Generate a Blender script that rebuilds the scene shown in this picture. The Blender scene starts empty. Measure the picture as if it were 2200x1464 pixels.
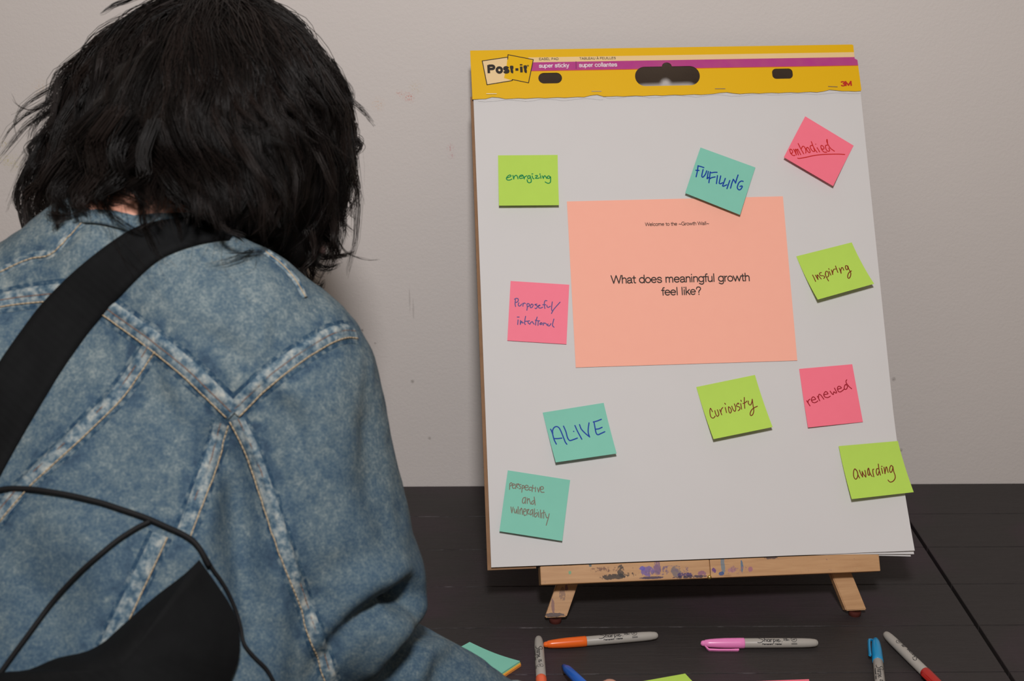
import bpy, bmesh, math, random
import numpy as np
from mathutils import Vector, Matrix
from mathutils.bvhtree import BVHTree

SC = bpy.context.scene
COL = SC.collection
TZ = 0.75                       # height of the table top

# ------------------------------------------------------------------ camera
CY, CZ = -1.8378, 0.8387 + TZ
PITCH, YAW, ROLL, FPX = math.radians(18.3588), math.radians(0.5277), math.radians(0.0617), 2881.3
def cam_axes():
    p, y, r = PITCH, YAW, ROLL
    f = np.array([math.sin(y)*math.cos(p), math.cos(y)*math.cos(p), -math.sin(p)])
    rt = np.array([math.cos(y), -math.sin(y), 0.0])
    dn = np.cross(f, rt)
    return np.array([rt*math.cos(r)+dn*math.sin(r), -rt*math.sin(r)+dn*math.cos(r), f])
RC = cam_axes()
CP = np.array([0.0, CY, CZ])
cam_d = bpy.data.cameras.new('camera')
cam = bpy.data.objects.new('camera', cam_d); COL.objects.link(cam)
cam_d.sensor_width = 36.0
cam_d.lens = 36.0*FPX/2200.0
cam_d.clip_start = 0.02
M = Matrix.Identity(4)
for i in range(3):
    M[i][0] = RC[0][i]; M[i][1] = -RC[1][i]; M[i][2] = -RC[2][i]; M[i][3] = CP[i]
cam.matrix_world = M
cam_d.dof.use_dof = True
cam_d.dof.focus_distance = 1.66
cam_d.dof.aperture_fstop = 9.0
SC.camera = cam

# ------------------------------------------------------------------ light
w = bpy.data.worlds.new('room_light'); SC.world = w; w.use_nodes = True
bg = w.node_tree.nodes['Background']
bg.inputs[0].default_value = (1.0, 0.80, 0.62, 1); bg.inputs[1].default_value = 0.19
def area(name, loc, target, size, energy, color):
    l = bpy.data.lights.new(name, 'AREA'); l.shape = 'DISK'; l.size = size; l.energy = energy; l.color = color
    o = bpy.data.objects.new(name, l); COL.objects.link(o); o.location = loc
    o.rotation_euler = (Vector(target)-Vector(loc)).to_track_quat('-Z', 'Y').to_euler()
    return o
area('flash_light', (0.02, -1.78, 1.44+TZ), (0.08, 0.0, 0.25+TZ), 0.19, 24.3, (1.0, 0.965, 0.95))
SC.view_settings.view_transform = 'Standard'
SC.view_settings.look = 'None'
SC.view_settings.gamma = 1.0
SC.view_settings.use_curve_mapping = False
SC.view_settings.exposure = 0.0

# ------------------------------------------------------------------ measuring helpers
def at(px, py, Z):
    return CP + Z*(np.array([(px-1100)/FPX, (py-732)/FPX, 1.0]) @ RC)
def ray(px, py):
    d = np.array([(px-1100)/FPX, (py-732)/FPX, 1.0]) @ RC
    return d/np.linalg.norm(d)
def hit(px, py, z=0.0):                       # point over the table, z above its top
    d = ray(px, py); t = (TZ+z-CP[2])/d[2]
    return CP + t*d
def hitwall(px, py):
    d = ray(px, py); t = -CP[1]/d[1]
    return CP + t*d
def project(P):
    v = (np.atleast_2d(P)-CP) @ RC.T
    return np.c_[1100+FPX*v[:, 0]/v[:, 2], 732+FPX*v[:, 1]/v[:, 2]]

# ------------------------------------------------------------------ materials
def lin(r, g, b):
    f = lambda c: (c/255/12.92) if c/255 <= 0.04045 else ((c/255+0.055)/1.055)**2.4
    return (f(r), f(g), f(b))
class NT:
    def __init__(s, name):
        s.m = bpy.data.materials.new(name); s.m.use_nodes = True
        s.t = s.m.node_tree; s.b = s.t.nodes['Principled BSDF']
        s.oc = None
    def n(s, typ, **kw):
        x = s.t.nodes.new(typ)
        for k, v in kw.items(): setattr(x, k, v)
        return x
    def l(s, a, b): s.t.links.new(a, b)
    def obj(s):
        if s.oc is None: s.oc = s.n('ShaderNodeTexCoord')
        return s.oc.outputs['Object']
    def mapped(s, scale=(1, 1, 1), loc=(0, 0, 0), rot=(0, 0, 0)):
        m = s.n('ShaderNodeMapping'); s.l(s.obj(), m.inputs[0])
        m.inputs['Scale'].default_value = scale; m.inputs['Location'].default_value = loc; m.inputs['Rotation'].default_value = rot
        return m.outputs[0]
    def noise(s, vec, scale, detail=2.0, rough=0.5, dist=0.0):
        x = s.n('ShaderNodeTexNoise'); s.l(vec, x.inputs['Vector'])
        x.inputs['Scale'].default_value = scale; x.inputs['Detail'].default_value = detail
        x.inputs['Roughness'].default_value = rough; x.inputs['Distortion'].default_value = dist
        return x.outputs['Fac']
    def ramp(s, fac, stops, interp='LINEAR'):
        x = s.n('ShaderNodeValToRGB'); s.l(fac, x.inputs[0]); cr = x.color_ramp; cr.interpolation = interp
        while len(cr.elements) > len(stops): cr.elements.remove(cr.elements[-1])
        while len(cr.elements) < len(stops): cr.elements.new(0.5)
        for e, (p, c) in zip(cr.elements, stops):
            e.position = p; e.color = (c, c, c, 1) if not isinstance(c, tuple) else (*c, 1)
        return x.outputs[0]
    def mix(s, fac, a, b, mode='MIX'):
        x = s.n('ShaderNodeMix', data_type='RGBA', blend_type=mode)
        for k, v in ((0, fac), (6, a), (7, b)):
            if isinstance(v, (int, float)): x.inputs[k].default_value = v
            elif isinstance(v, tuple): x.inputs[k].default_value = (*v, 1)
            else: s.l(v, x.inputs[k])
        return x.outputs[2]
    def math(s, op, a, b=None, c=None, clamp=False):
        x = s.n('ShaderNodeMath', operation=op, use_clamp=clamp)
        for i, v in enumerate((a, b, c)):
            if v is None: continue
            if isinstance(v, (int, float)): x.inputs[i].default_value = v
            else: s.l(v, x.inputs[i])
        return x.outputs[0]
    def sep(s, vec):
        x = s.n('ShaderNodeSeparateXYZ'); s.l(vec, x.inputs[0]); return x.outputs
    def bump(s, h, strength=0.3, dist=0.001):
        x = s.n('ShaderNodeBump'); s.l(h, x.inputs['Height']); x.inputs['Strength'].default_value = strength; x.inputs['Distance'].default_value = dist
        s.l(x.outputs[0], s.b.inputs['Normal'])
    def color(s, c):
        if isinstance(c, tuple): s.b.inputs['Base Color'].default_value = (*c, 1)
        else: s.l(c, s.b.inputs['Base Color'])
    def set(s, rough=0.6, spec=0.3, metal=0.0):
        s.b.inputs['Roughness'].default_value = rough; s.b.inputs['Specular IOR Level'].default_value = spec; s.b.inputs['Metallic'].default_value = metal
    def blob(s, centre, r, vec=None, soft=0.4):           # 1 inside a soft round patch
        d = s.n('ShaderNodeVectorMath', operation='DISTANCE'); s.l(vec or s.obj(), d.inputs[0]); d.inputs[1].default_value = centre
        mr = s.n('ShaderNodeMapRange'); s.l(d.outputs['Value'], mr.inputs[0])
        mr.inputs[1].default_value = r; mr.inputs[2].default_value = r*(1-soft); mr.inputs[3].default_value = 0; mr.inputs[4].default_value = 1
        return mr.outputs[0]
def plain(name, c, rough=0.6, spec=0.3, metal=0.0, var=0.04, vscale=60, bump=0.0, bscale=800):
    t = NT(name); t.set(rough, spec, metal)
    f = t.noise(t.obj(), vscale, 3)
    d = tuple(max(0, x*(1-var)) for x in c); u = tuple(min(1, x*(1+var)) for x in c)
    t.color(t.mix(f, d, u))
    if bump: t.bump(t.noise(t.obj(), bscale, 2), bump, 0.0004)
    return t.m

# ------------------------------------------------------------------ object helpers
def mesh_obj(name, verts, faces, mat=None, parent=None, smooth=False, matrix=None):
    me = bpy.data.meshes.new(name)
    verts = np.asarray(verts, dtype=float)
    me.from_pydata(verts.tolist(), [], [tuple(int(i) for i in f) for f in faces] if not isinstance(faces, np.ndarray) else faces.tolist())
    me.update()
    if mat: me.materials.append(mat)
    if smooth: me.polygons.foreach_set('use_smooth', [True]*len(me.polygons))
    o = bpy.data.objects.new(name, me); COL.objects.link(o)
    if matrix is not None: o.matrix_world = matrix
    if parent is not None:
        o.parent = parent
        o.matrix_parent_inverse = parent.matrix_world.inverted()
    return o
def bm_obj(name, bm, mat=None, parent=None, smooth=False, matrix=None):
    me = bpy.data.meshes.new(name); bm.to_mesh(me); bm.free()
    if mat: me.materials.append(mat)
    if smooth: me.polygons.foreach_set('use_smooth', [True]*len(me.polygons))
    o = bpy.data.objects.new(name, me); COL.objects.link(o)
    if matrix is not None: o.matrix_world = matrix
    if parent is not None:
        o.parent = parent; o.matrix_parent_inverse = parent.matrix_world.inverted()
    return o
def empty(name, loc=(0, 0, 0), matrix=None):
    o = bpy.data.objects.new(name, None); COL.objects.link(o); o.empty_display_size = 0.05
    if matrix is not None: o.matrix_world = matrix
    else: o.matrix_world = Matrix.Translation(loc)
    return o
def tag(o, label, cat, group=None, kind=None):
    o['label'] = label
    if cat: o['category'] = cat
    if group: o['group'] = group
    if kind: o['kind'] = kind
    return o
def box(bm, lo, hi, bev=0.0):
    g = bmesh.ops.create_cube(bm, size=1.0)
    for v in g['verts']:
        v.co = Vector([lo[i]+(v.co[i]+0.5)*(hi[i]-lo[i]) for i in range(3)])
    if bev:
        es = list({e for v in g['verts'] for e in v.link_edges})
        bmesh.ops.bevel(bm, geom=es, offset=bev, segments=2, affect='EDGES', profile=0.6)
def prism(bm, pts, z0, z1):                       # extruded polygon, pts in (x, y)
    a = [bm.verts.new((p[0], p[1], z0)) for p in pts]; b = [bm.verts.new((p[0], p[1], z1)) for p in pts]
    n = len(pts)
    bm.faces.new(list(reversed(a))); bm.faces.new(b)
    for i in range(n): bm.faces.new((a[i], a[(i+1) % n], b[(i+1) % n], b[i]))
def lathe(prof, seg=40):                          # profile [(x, r)], axis x
    V = []; F = []
    for x, r in prof:
        for k in range(seg):
            a = 2*math.pi*k/seg; V.append((x, r*math.cos(a), r*math.sin(a)))
    n = len(prof)
    for i in range(n-1):
        for k in range(seg):
            F.append((i*seg+k, i*seg+(k+1) % seg, (i+1)*seg+(k+1) % seg, (i+1)*seg+k))
    F.append(tuple(range(seg))); F.append(tuple(reversed(range((n-1)*seg, n*seg))))
    return V, F
def catmull(P, n=8):
    P = np.asarray(P, float)
    if len(P) < 3: return np.array([P[0]+(P[-1]-P[0])*t for t in np.linspace(0, 1, n)])
    Q = np.vstack([2*P[0]-P[1], P, 2*P[-1]-P[-2]]); out = []
    for i in range(1, len(Q)-2):
        p0, p1, p2, p3 = Q[i-1:i+3]
        for t in np.linspace(0, 1, n, endpoint=False):
            out.append(0.5*((2*p1)+(-p0+p2)*t+(2*p0-5*p1+4*p2-p3)*t*t+(-p0+3*p1-3*p2+p3)*t**3))
    out.append(P[-1]); return np.array(out)
def ribbon2d(P, wd, caps=True):                               # flat stroke: outline quads + round ends in 2D
    P = np.asarray(P); V = []; F = []
    if len(P) == 1 or np.linalg.norm(P[-1]-P[0])+len(P) < 1e-9: P = np.vstack([P[0], P[0]+1e-5])
    T = np.gradient(P, axis=0); L = np.linalg.norm(T, axis=1, keepdims=True); L[L < 1e-12] = 1; T = T/L
    N = np.c_[-T[:, 1], T[:, 0]]
    for p, nn in zip(P, N): V += [p+nn*wd/2, p-nn*wd/2]
    for i in range(len(P)-1): F.append((2*i, 2*i+1, 2*i+3, 2*i+2))
    for c, nn, sg in (((P[0], N[0], 1), (P[-1], N[-1], -1)) if caps else ()):        # half-round ends, outside the stroke
        a0 = math.atan2(nn[1], nn[0]); b = len(V)
        V += [c+wd/2*np.array([math.cos(a0+sg*a), math.sin(a0+sg*a)]) for a in np.linspace(0, math.pi, 8)]
        F.append(tuple(range(b, b+8)) if sg > 0 else tuple(reversed(range(b, b+8))))
    return V, F
def tube(P, rad, seg=8, closed=False):
    P = np.asarray(P, float); n = len(P); V = []; F = []
    R = np.broadcast_to(np.asarray(rad, float), (n,))
    T = np.gradient(P, axis=0); T /= np.maximum(np.linalg.norm(T, axis=1, keepdims=True), 1e-12)
    ref = np.array([0.3, 0.2, 1.0]); u = np.cross(T[0], ref); u /= np.linalg.norm(u)
    for i in range(n):
        u = u-T[i]*np.dot(u, T[i]); u /= np.linalg.norm(u); v = np.cross(T[i], u)
        for k in range(seg):
            a = 2*math.pi*k/seg; V.append(P[i]+R[i]*(math.cos(a)*u+math.sin(a)*v))
    for i in range(n-1):
        for k in range(seg): F.append((i*seg+k, i*seg+(k+1) % seg, (i+1)*seg+(k+1) % seg, (i+1)*seg+k))
    F.append(tuple(reversed(range(seg)))); F.append(tuple(range((n-1)*seg, n*seg)))
    return V, F
class Acc:
    def __init__(s): s.V = []; s.F = []
    def add(s, V, F):
        b = len(s.V); s.V += [tuple(v) for v in V]; s.F += [tuple(i+b for i in f) for f in F]
def _arc(cx, cy, rx, ry, a0, a1, n=20):
    return [(cx+rx*math.cos(math.radians(a)), cy+ry*math.sin(math.radians(a))) for a in np.linspace(a0, a1, n)]
_BOWL = _arc(.25, .26, .21, .22, 0, 360, 28)
_ARCH = lambda x0: ('S', [(x0, .32), (x0+.05, .43), (x0+.16, .48), (x0+.27, .45), (x0+.32, .35), (x0+.32, .2), (x0+.32, .04)])
GLYPH = {   # skeletons of a plain sans-serif alphabet: (advance, strokes), 'L' straight, 'S' smooth
 'o': (.5, [('L', _BOWL)]), 'c': (.46, [('L', _arc(.25, .26, .21, .22, 42, 318))]), 'e': (.5, [('L', [(.05, .27), (.46, .27)]+_arc(.25, .26, .21, .22, 5, 318, 26))]),
 'a': (.48, [('S', [(.06, .37), (.11, .45), (.23, .485), (.35, .45), (.39, .36), (.39, .2), (.39, .1), (.45, .04)]), ('S', [(.39, .3), (.26, .27), (.12, .24), (.05, .16), (.08, .07), (.19, .035), (.31, .07), (.39, .17)])]),
 'd': (.51, [('L', _BOWL), ('L', [(.45, .7), (.45, .04)])]), 'p': (.51, [('L', [(x+.01, y) for x, y in _BOWL]), ('L', [(.06, .48), (.06, -.17)])]), 'b': (.51, [('L', [(x+.01, y) for x, y in _BOWL]), ('L', [(.06, .7), (.06, .04)])]),
 'g': (.51, [('L', _BOWL), ('S', [(.45, .48), (.45, .1), (.44, -.06), (.36, -.16), (.23, -.17), (.08, -.1)])]), 'f': (.27, [('S', [(.27, .695), (.19, .69), (.13, .6), (.13, .4), (.13, .04)]), ('L', [(.02, .47), (.25, .47)])]),
 'h': (.45, [('L', [(.07, .7), (.07, .04)]), _ARCH(.07)]), 'n': (.45, [('L', [(.07, .48), (.07, .04)]), _ARCH(.07)]), 'm': (.73, [('L', [(.07, .48), (.07, .04)]), ('S', [(.07, .32), (.12, .43), (.21, .48), (.31, .45), (.35, .35), (.35, .2), (.35, .04)]), ('S', [(.35, .32), (.40, .43), (.49, .48), (.59, .45), (.63, .35), (.63, .2), (.63, .04)])]),
 'i': (.18, [('L', [(.09, .48), (.09, .04)]), ('L', [(.09, .655), (.09, .695)])]), 'l': (.18, [('L', [(.09, .7), (.09, .04)])]), 'k': (.42, [('L', [(.07, .7), (.07, .04)]), ('L', [(.36, .48), (.07, .2)]), ('L', [(.17, .29), (.38, .04)])]),
 'r': (.28, [('L', [(.07, .48), (.07, .04)]), ('S', [(.07, .3), (.12, .42), (.25, .475)])]), 's': (.44, [('S', [(.38, .37), (.33, .45), (.22, .485), (.1, .45), (.07, .36), (.12, .295), (.23, .265), (.35, .225), (.39, .14), (.34, .065), (.22, .035), (.1, .06), (.05, .15)])]),
 't': (.28, [('S', [(.13, .62), (.13, .4), (.13, .15), (.16, .06), (.25, .045)]), ('L', [(.02, .47), (.25, .47)])]), 'u': (.46, [('S', [(.07, .48), (.07, .3), (.07, .16), (.12, .07), (.21, .035), (.32, .075), (.39, .18)]), ('L', [(.39, .48), (.39, .04)])]),
 'w': (.68, [('L', [(.02, .48), (.18, .04), (.34, .48), (.5, .04), (.66, .48)])]), 'v': (.42, [('L', [(.03, .48), (.21, .04), (.39, .48)])]), 'y': (.43, [('L', [(.03, .48), (.22, .05)]), ('S', [(.40, .48), (.27, .14), (.19, -.08), (.13, -.16), (.04, -.17)])]),
 'W': (.88, [('L', [(.02, .7), (.22, .04), (.44, .7), (.66, .04), (.86, .7)])]), 'G': (.77, [('L', _arc(.37, .37, .32, .335, 42, 330, 30)+[(.69, .34), (.42, .34)]), ('L', [(.69, .34), (.69, .04)])]), 'P': (.62, [('L', [(.08, .04), (.08, .69)]), ('L', [(.08, .66), (.20, .66), (.36, .66)]+_arc(.38, .515, .17, .145, 90, -90, 16)+[(.2, .37), (.08, .37)])]),
 'E': (.6, [('L', [(.52, .69), (.08, .69), (.08, .04), (.54, .04)]), ('L', [(.08, .38), (.48, .38)])]), 'F': (.56, [('L', [(.52, .69), (.08, .69), (.08, .04)]), ('L', [(.08, .37), (.46, .37)])]), 'A': (.66, [('L', [(.03, .04), (.33, .7), (.63, .04)]), ('L', [(.14, .25), (.52, .25)])]),
 'S': (.62, [('S', [(.53, .52), (.48, .64), (.31, .7), (.14, .65), (.09, .53), (.16, .43), (.31, .38), (.48, .33), (.55, .22), (.49, .09), (.31, .03), (.12, .09), (.06, .22)])]), 'L': (.53, [('L', [(.08, .7), (.08, .04), (.5, .04)])]),
 'D': (.7, [('L', [(.08, .04), (.08, .69), (.3, .69)]+_arc(.32, .365, .3, .325, 90, -90, 16)+[(.08, .04)])]), 'T': (.58, [('L', [(.03, .69), (.55, .69)]), ('L', [(.29, .69), (.29, .04)])]), 'B': (.64, [('L', [(.08, .04), (.08, .69), (.34, .69)]+_arc(.36, .54, .15, .15, 90, -90, 10)+[(.08, .39), (.36, .39)]+_arc(.38, .215, .18, .175, 90, -90, 10)+[(.08, .04)])]),
 'U': (.68, [('S', [(.08, .7), (.08, .4), (.08, .22), (.16, .08), (.34, .03), (.52, .08), (.6, .22), (.6, .4), (.6, .7)])]), 'I': (.2, [('L', [(.1, .7), (.1, .04)])]), 'N': (.68, [('L', [(.08, .04), (.08, .7), (.58, .04), (.58, .7)])]), 'O': (.76, [('L', _arc(.38, .365, .33, .335, 0, 360, 32))]),
 'M': (.8, [('L', [(.08, .04), (.08, .7), (.4, .12), (.72, .7), (.72, .04)])]), '3': (.52, [('S', [(.06, .56), (.12, .67), (.25, .7), (.4, .65), (.43, .53), (.37, .42), (.24, .38)]), ('S', [(.24, .38), (.4, .34), (.47, .21), (.4, .08), (.25, .035), (.1, .08), (.05, .2)])]),
 '~': (.55, [('S', [(.06, .22), (.12, .3), (.2, .3), (.33, .22), (.42, .22), (.48, .3)])]), '?': (.5, [('S', [(.07, .52), (.11, .65), (.25, .7), (.39, .64), (.42, .52), (.35, .41), (.27, .33), (.25, .2)]), ('L', [(.25, .03), (.25, .06)])]),
 '-': (.34, [('L', [(.08, .27), (.26, .27)])]), ' ': (.26, []), '®': (.5, [('L', _arc(.25, .26, .24, .24, 0, 360, 24)), ('L', [(.18, .12), (.18, .4), (.3, .4), (.32, .3), (.18, .27), (.32, .12)])])}
GLYPH['\u00c0'] = (.66, GLYPH['A'][1]+[('L', [(.22, .92), (.36, .8)])])
def text2d(body, weight=0.085, spacing=0.0):
    """flat lettering drawn from the skeletons above, lower left of the line at 0,0"""
    x = 0.0; A = Acc(); k = 0
    for ch in body:
        adv, st = GLYPH[ch]
        for kind, P in st:
            P = np.array(P, float)+[x, 0]
            if kind == 'S': P = catmull(P, 5)
            butt = weight > 0.15                           # heavy lettering has square ends
            V, F = ribbon2d(P, weight, not butt) if kind == 'S' or len(P) > 12 else (None, None)
            if V is None:
                for i_, (p, q) in enumerate(zip(P[:-1], P[1:])):
                    if butt:
                        d_ = (q-p)/max(np.linalg.norm(q-p), 1e-9); p = p-d_*(0.04 if i_ == 0 else weight/2); q = q+d_*(0.04 if i_ == len(P)-2 else weight/2)
                    V, F = ribbon2d(np.array([p, q]), weight, not butt); k += 1; A.add([(v[0], v[1], (k % 12)*3e-5) for v in V], F)
            else: k += 1; A.add([(v[0], v[1], (k % 12)*3e-5) for v in V], F)
        x += adv+spacing
    return np.array(A.V), A.F

# ------------------------------------------------------------------ signed distance modelling (smooth bodies and cloth)
class Field:
    def __init__(s, lo, hi, h):
        s.lo = np.array(lo, float); s.h = h
        s.n = np.ceil((np.array(hi)-s.lo)/h).astype(int)+1
        s.F = np.full(s.n, 1.0, dtype=np.float32)
        s.ax = [s.lo[i]+h*np.arange(s.n[i]) for i in range(3)]
    def _slice(s, lo, hi):
        a = np.clip(np.floor((lo-s.lo)/s.h).astype(int), 0, s.n); b = np.clip(np.ceil((hi-s.lo)/s.h).astype(int)+1, 0, s.n)
        return tuple(slice(a[i], b[i]) for i in range(3))
    def _grid(s, sl):
        return np.meshgrid(s.ax[0][sl[0]], s.ax[1][sl[1]], s.ax[2][sl[2]], indexing='ij')
    def _blend(s, sl, d, k, sub=False):
        f = s.F[sl]; d = d.astype(np.float32)
        if sub:
            d = -d; h = np.maximum(k-np.abs(f-d), 0)/max(k, 1e-6); s.F[sl] = np.maximum(f, d)+h*h*k*0.25; return
        h = np.maximum(k-np.abs(f-d), 0)/max(k, 1e-6)
        s.F[sl] = np.minimum(f, d)-h*h*k*0.25
    def cap(s, a, b, ra, rb, k=0.02, sub=False):
        a = np.array(a, float); b = np.array(b, float); m = max(ra, rb)+k+0.04
        sl = s._slice(np.minimum(a, b)-m, np.maximum(a, b)+m); X, Y, Z = s._grid(sl)
        if X.size == 0: return
        ab = b-a; L2 = max(ab@ab, 1e-9)
        t = np.clip(((X-a[0])*ab[0]+(Y-a[1])*ab[1]+(Z-a[2])*ab[2])/L2, 0, 1)
        d = np.sqrt((X-a[0]-t*ab[0])**2+(Y-a[1]-t*ab[1])**2+(Z-a[2]-t*ab[2])**2)-(ra+(rb-ra)*t)
        s._blend(sl, d, k, sub)
    def ell(s, c, A, r, k=0.03, sub=False):         # A rows = unit axes, r = semi-axes
        c = np.array(c, float); A = np.array(A, float); r = np.array(r, float); m = max(r)+k+0.04
        sl = s._slice(c-m, c+m); X, Y, Z = s._grid(sl)
        if X.size == 0: return
        q = [(X-c[0])*A[i][0]+(Y-c[1])*A[i][1]+(Z-c[2])*A[i][2] for i in range(3)]
        k0 = np.sqrt(sum((q[i]/r[i])**2 for i in range(3))); k1 = np.sqrt(sum((q[i]/r[i]**2)**2 for i in range(3)))
        d = k0*(k0-1)/np.maximum(k1, 1e-6)
        s._blend(sl, d, k, sub)
    def plane_above(s, z):                          # cut away everything below z
        s.F = np.maximum(s.F, (z-s.ax[2])[None, None, :].astype(np.float32))
    def chain(s, P, R, k=0.015):
        for i in range(len(P)-1): s.cap(P[i], P[i+1], R[i], R[i+1], k)
    def mesh(s, smooth=2):
        F = s.F; n = F.shape; neg = F < 0
        c = [neg[dx:n[0]-1+dx, dy:n[1]-1+dy, dz:n[2]-1+dz] for dx in (0, 1) for dy in (0, 1) for dz in (0, 1)]
        cnt = sum(x.astype(np.int8) for x in c); mask = (cnt > 0) & (cnt < 8)
        idx = np.full(mask.shape, -1, dtype=np.int64); cells = np.argwhere(mask); idx[mask] = np.arange(len(cells))
        acc = np.zeros((len(cells), 3)); num = np.zeros(len(cells))
        offs = [(dx, dy, dz) for dx in (0, 1) for dy in (0, 1) for dz in (0, 1)]
        val = [F[cells[:, 0]+o[0], cells[:, 1]+o[1], cells[:, 2]+o[2]].astype(float) for o in offs]
        for i in range(8):
            for j in range(i+1, 8):
                if sum(abs(offs[i][k]-offs[j][k]) for k in range(3)) != 1: continue
                x = (val[i] < 0) != (val[j] < 0); t = val[i][x]/(val[i][x]-val[j][x])
                acc[x] += np.array(offs[i])+t[:, None]*(np.array(offs[j])-np.array(offs[i])); num[x] += 1
        V = s.lo+s.h*(cells+acc/num[:, None])
        Q = []
        for ax in range(3):
            o1, o2 = [(1, 2), (2, 0), (0, 1)][ax]
            sl0 = [slice(1, n[k]-1) for k in range(3)]; sl0[ax] = slice(0, n[ax]-1)
            sl1 = list(sl0); sl1[ax] = slice(1, n[ax])
            a = neg[tuple(sl0)]; b = neg[tuple(sl1)]; ch = np.argwhere(a != b)
            flip = a[tuple(ch.T)]
            base = ch.copy()
            for k in range(3):
                if k != ax: base[:, k] += 1
            def cell(d1, d2):
                q = base.copy(); q[:, o1] -= d1; q[:, o2] -= d2; return idx[q[:, 0], q[:, 1], q[:, 2]]
            q = np.c_[cell(1, 1), cell(0, 1), cell(0, 0), cell(1, 0)]
            q[~flip] = q[~flip][:, ::-1]; Q.append(q)
        Q = np.vstack(Q); Q = Q[(Q >= 0).all(1)]
        for _ in range(smooth):
            S = np.zeros_like(V); N = np.zeros(len(V))
            for k in range(4):
                for m in (1, 3):
                    np.add.at(S, Q[:, k], V[Q[:, (k+m) % 4]]); np.add.at(N, Q[:, k], 1)
            V = 0.5*V+0.5*S/np.maximum(N, 1)[:, None]
        return V, Q
def vnormals(V, Q):
    n = np.cross(V[Q[:, 2]]-V[Q[:, 0]], V[Q[:, 3]]-V[Q[:, 1]]); N = np.zeros_like(V)
    for k in range(4): np.add.at(N, Q[:, k], n)
    return N/np.maximum(np.linalg.norm(N, axis=1, keepdims=True), 1e-12)
_rs = np.random.RandomState(7); _PERM = _rs.rand(64, 64, 64)
def vnoise(P, f):
    q = np.asarray(P)*f; i = np.floor(q).astype(int); t = q-i; t = t*t*(3-2*t); r = 0
    for dx in (0, 1):
        for dy in (0, 1):
            for dz in (0, 1):
                wgt = (t[:, 0] if dx else 1-t[:, 0])*(t[:, 1] if dy else 1-t[:, 1])*(t[:, 2] if dz else 1-t[:, 2])
                r = r+wgt*_PERM[(i[:, 0]+dx) % 64, (i[:, 1]+dy) % 64, (i[:, 2]+dz) % 64]
    return r*2-1
def segdist(V, P):                                   # distance of points to a polyline, and position along it
    best = np.full(len(V), 9.0); par = np.zeros(len(V))
    for i in range(len(P)-1):
        a, b = P[i], P[i+1]; ab = b-a; t = np.clip((V-a)@ab/max(ab@ab, 1e-12), 0, 1)
        d = np.linalg.norm(V-a-t[:, None]*ab, axis=1); u = d < best; best[u] = d[u]; par[u] = (i+t[u])/(len(P)-1)
    return best, par
def unit(v): v = np.asarray(v, float); return v/np.linalg.norm(v)

# ================================================================== THE SETTING
t = NT('wall_paint'); t.set(0.75, 0.2)
base = t.mix(t.noise(t.obj(), 3.0, 4), lin(213, 207, 204), lin(218, 212, 209))
scuff = t.ramp(t.noise(t.mapped((1, 1, 1)), 55, 6, 0.75), [(0.0, 0.0), (0.66, 0.0), (0.74, 1.0)])
base = t.mix(t.math('MULTIPLY', scuff, 0.10), base, lin(120, 112, 108))
def smear(base, px, py, r, col, amt, nscale=420, thr=0.5):
    c = hitwall(px, py)
    m = t.blob((float(c[0]), 0.0, float(c[2])), r, soft=0.75)
    nz = t.ramp(t.noise(t.obj(), nscale, 4, 0.7), [(0.0, 0.0), (thr, 0.0), (min(thr+0.12, 1), 1.0)])
    return t.mix(t.math('MULTIPLY', t.math('MULTIPLY', m, nz), amt), base, col)
for px, py, r, col, amt in [(858, 200, 0.0055, lin(205, 90, 70), .8), (880, 210, 0.0085, lin(210, 100, 80), .8), (868, 205, 0.008, lin(210, 130, 110), .5),
                            (812, 224, 0.012, lin(210, 175, 145), .6), (893, 188, 0.012, lin(205, 185, 150), .5), (968, 318, 0.007, lin(200, 110, 120), .6),
                            (970, 335, 0.006, lin(200, 130, 140), .5), (12, 345, 0.010, lin(190, 180, 90), .6), (30, 350, 0.016, lin(195, 185, 110), .5), (88, 190, 0.016, lin(205, 180, 150), .5),
                            (10, 310, 0.007, lin(190, 175, 100), .6)]:
    base = smear(base, px, py, r, col, amt)
for px, py, r in [(886, 820, 0.0035), (923, 942, 0.003), (778, 710, 0.003), (806, 738, 0.002), (1915, 880, 0.003), (1920, 815, 0.004), (1935, 968, 0.004)]:
    base = smear(base, px, py, r, lin(90, 82, 76), .7, 900, 0.42)
for px, py, rx in [(888, 665, 0.0006), (880, 640, 0.0005)]:
    c = hitwall(px, py)
    v = t.n('ShaderNodeVectorMath', operation='MULTIPLY_ADD')
    mm = t.mapped((14, 1, 1), (-14*float(c[0]), 0, -float(c[2])))
    nz = t.noise(t.obj(), 90, 3)
    dd = t.n('ShaderNodeVectorMath', operation='LENGTH'); t.l(mm, dd.inputs[0])
    k = t.math('ADD', dd.outputs['Value'], t.math('MULTIPLY', t.math('SUBTRACT', nz, 0.5), 0.03))
    ln = t.ramp(k, [(0.0, 1.0), (0.012, 1.0), (0.018, 0.0)])
    base = t.mix(t.math('MULTIPLY', ln, 0.22), base, lin(110, 102, 98))
t.color(base)
hgt = t.math('ADD', t.noise(t.obj(), 220, 3, 0.6), t.math('MULTIPLY', t.noise(t.obj(), 40, 2), 0.8))
t.bump(hgt, 0.35, 0.0012)
WALL = t.m
bm = bmesh.new(); box(bm, (-3, 0, 0), (3, 0.12, 2.75)); o = bm_obj('wall_back', bm, WALL)
tag(o, 'pale grey painted plaster wall behind the table with small scuffs', 'wall', kind='structure')
FLOORM = plain('floor_boards', (0.16, 0.12, 0.09), 0.5, 0.3, vscale=8, var=0.2)
bm = bmesh.new(); box(bm, (-3, -3.4, -0.05), (3, 0.0, 0.0)); o = bm_obj('floor', bm, FLOORM)
tag(o, 'brown floor under the table', 'floor', kind='structure')
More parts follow.
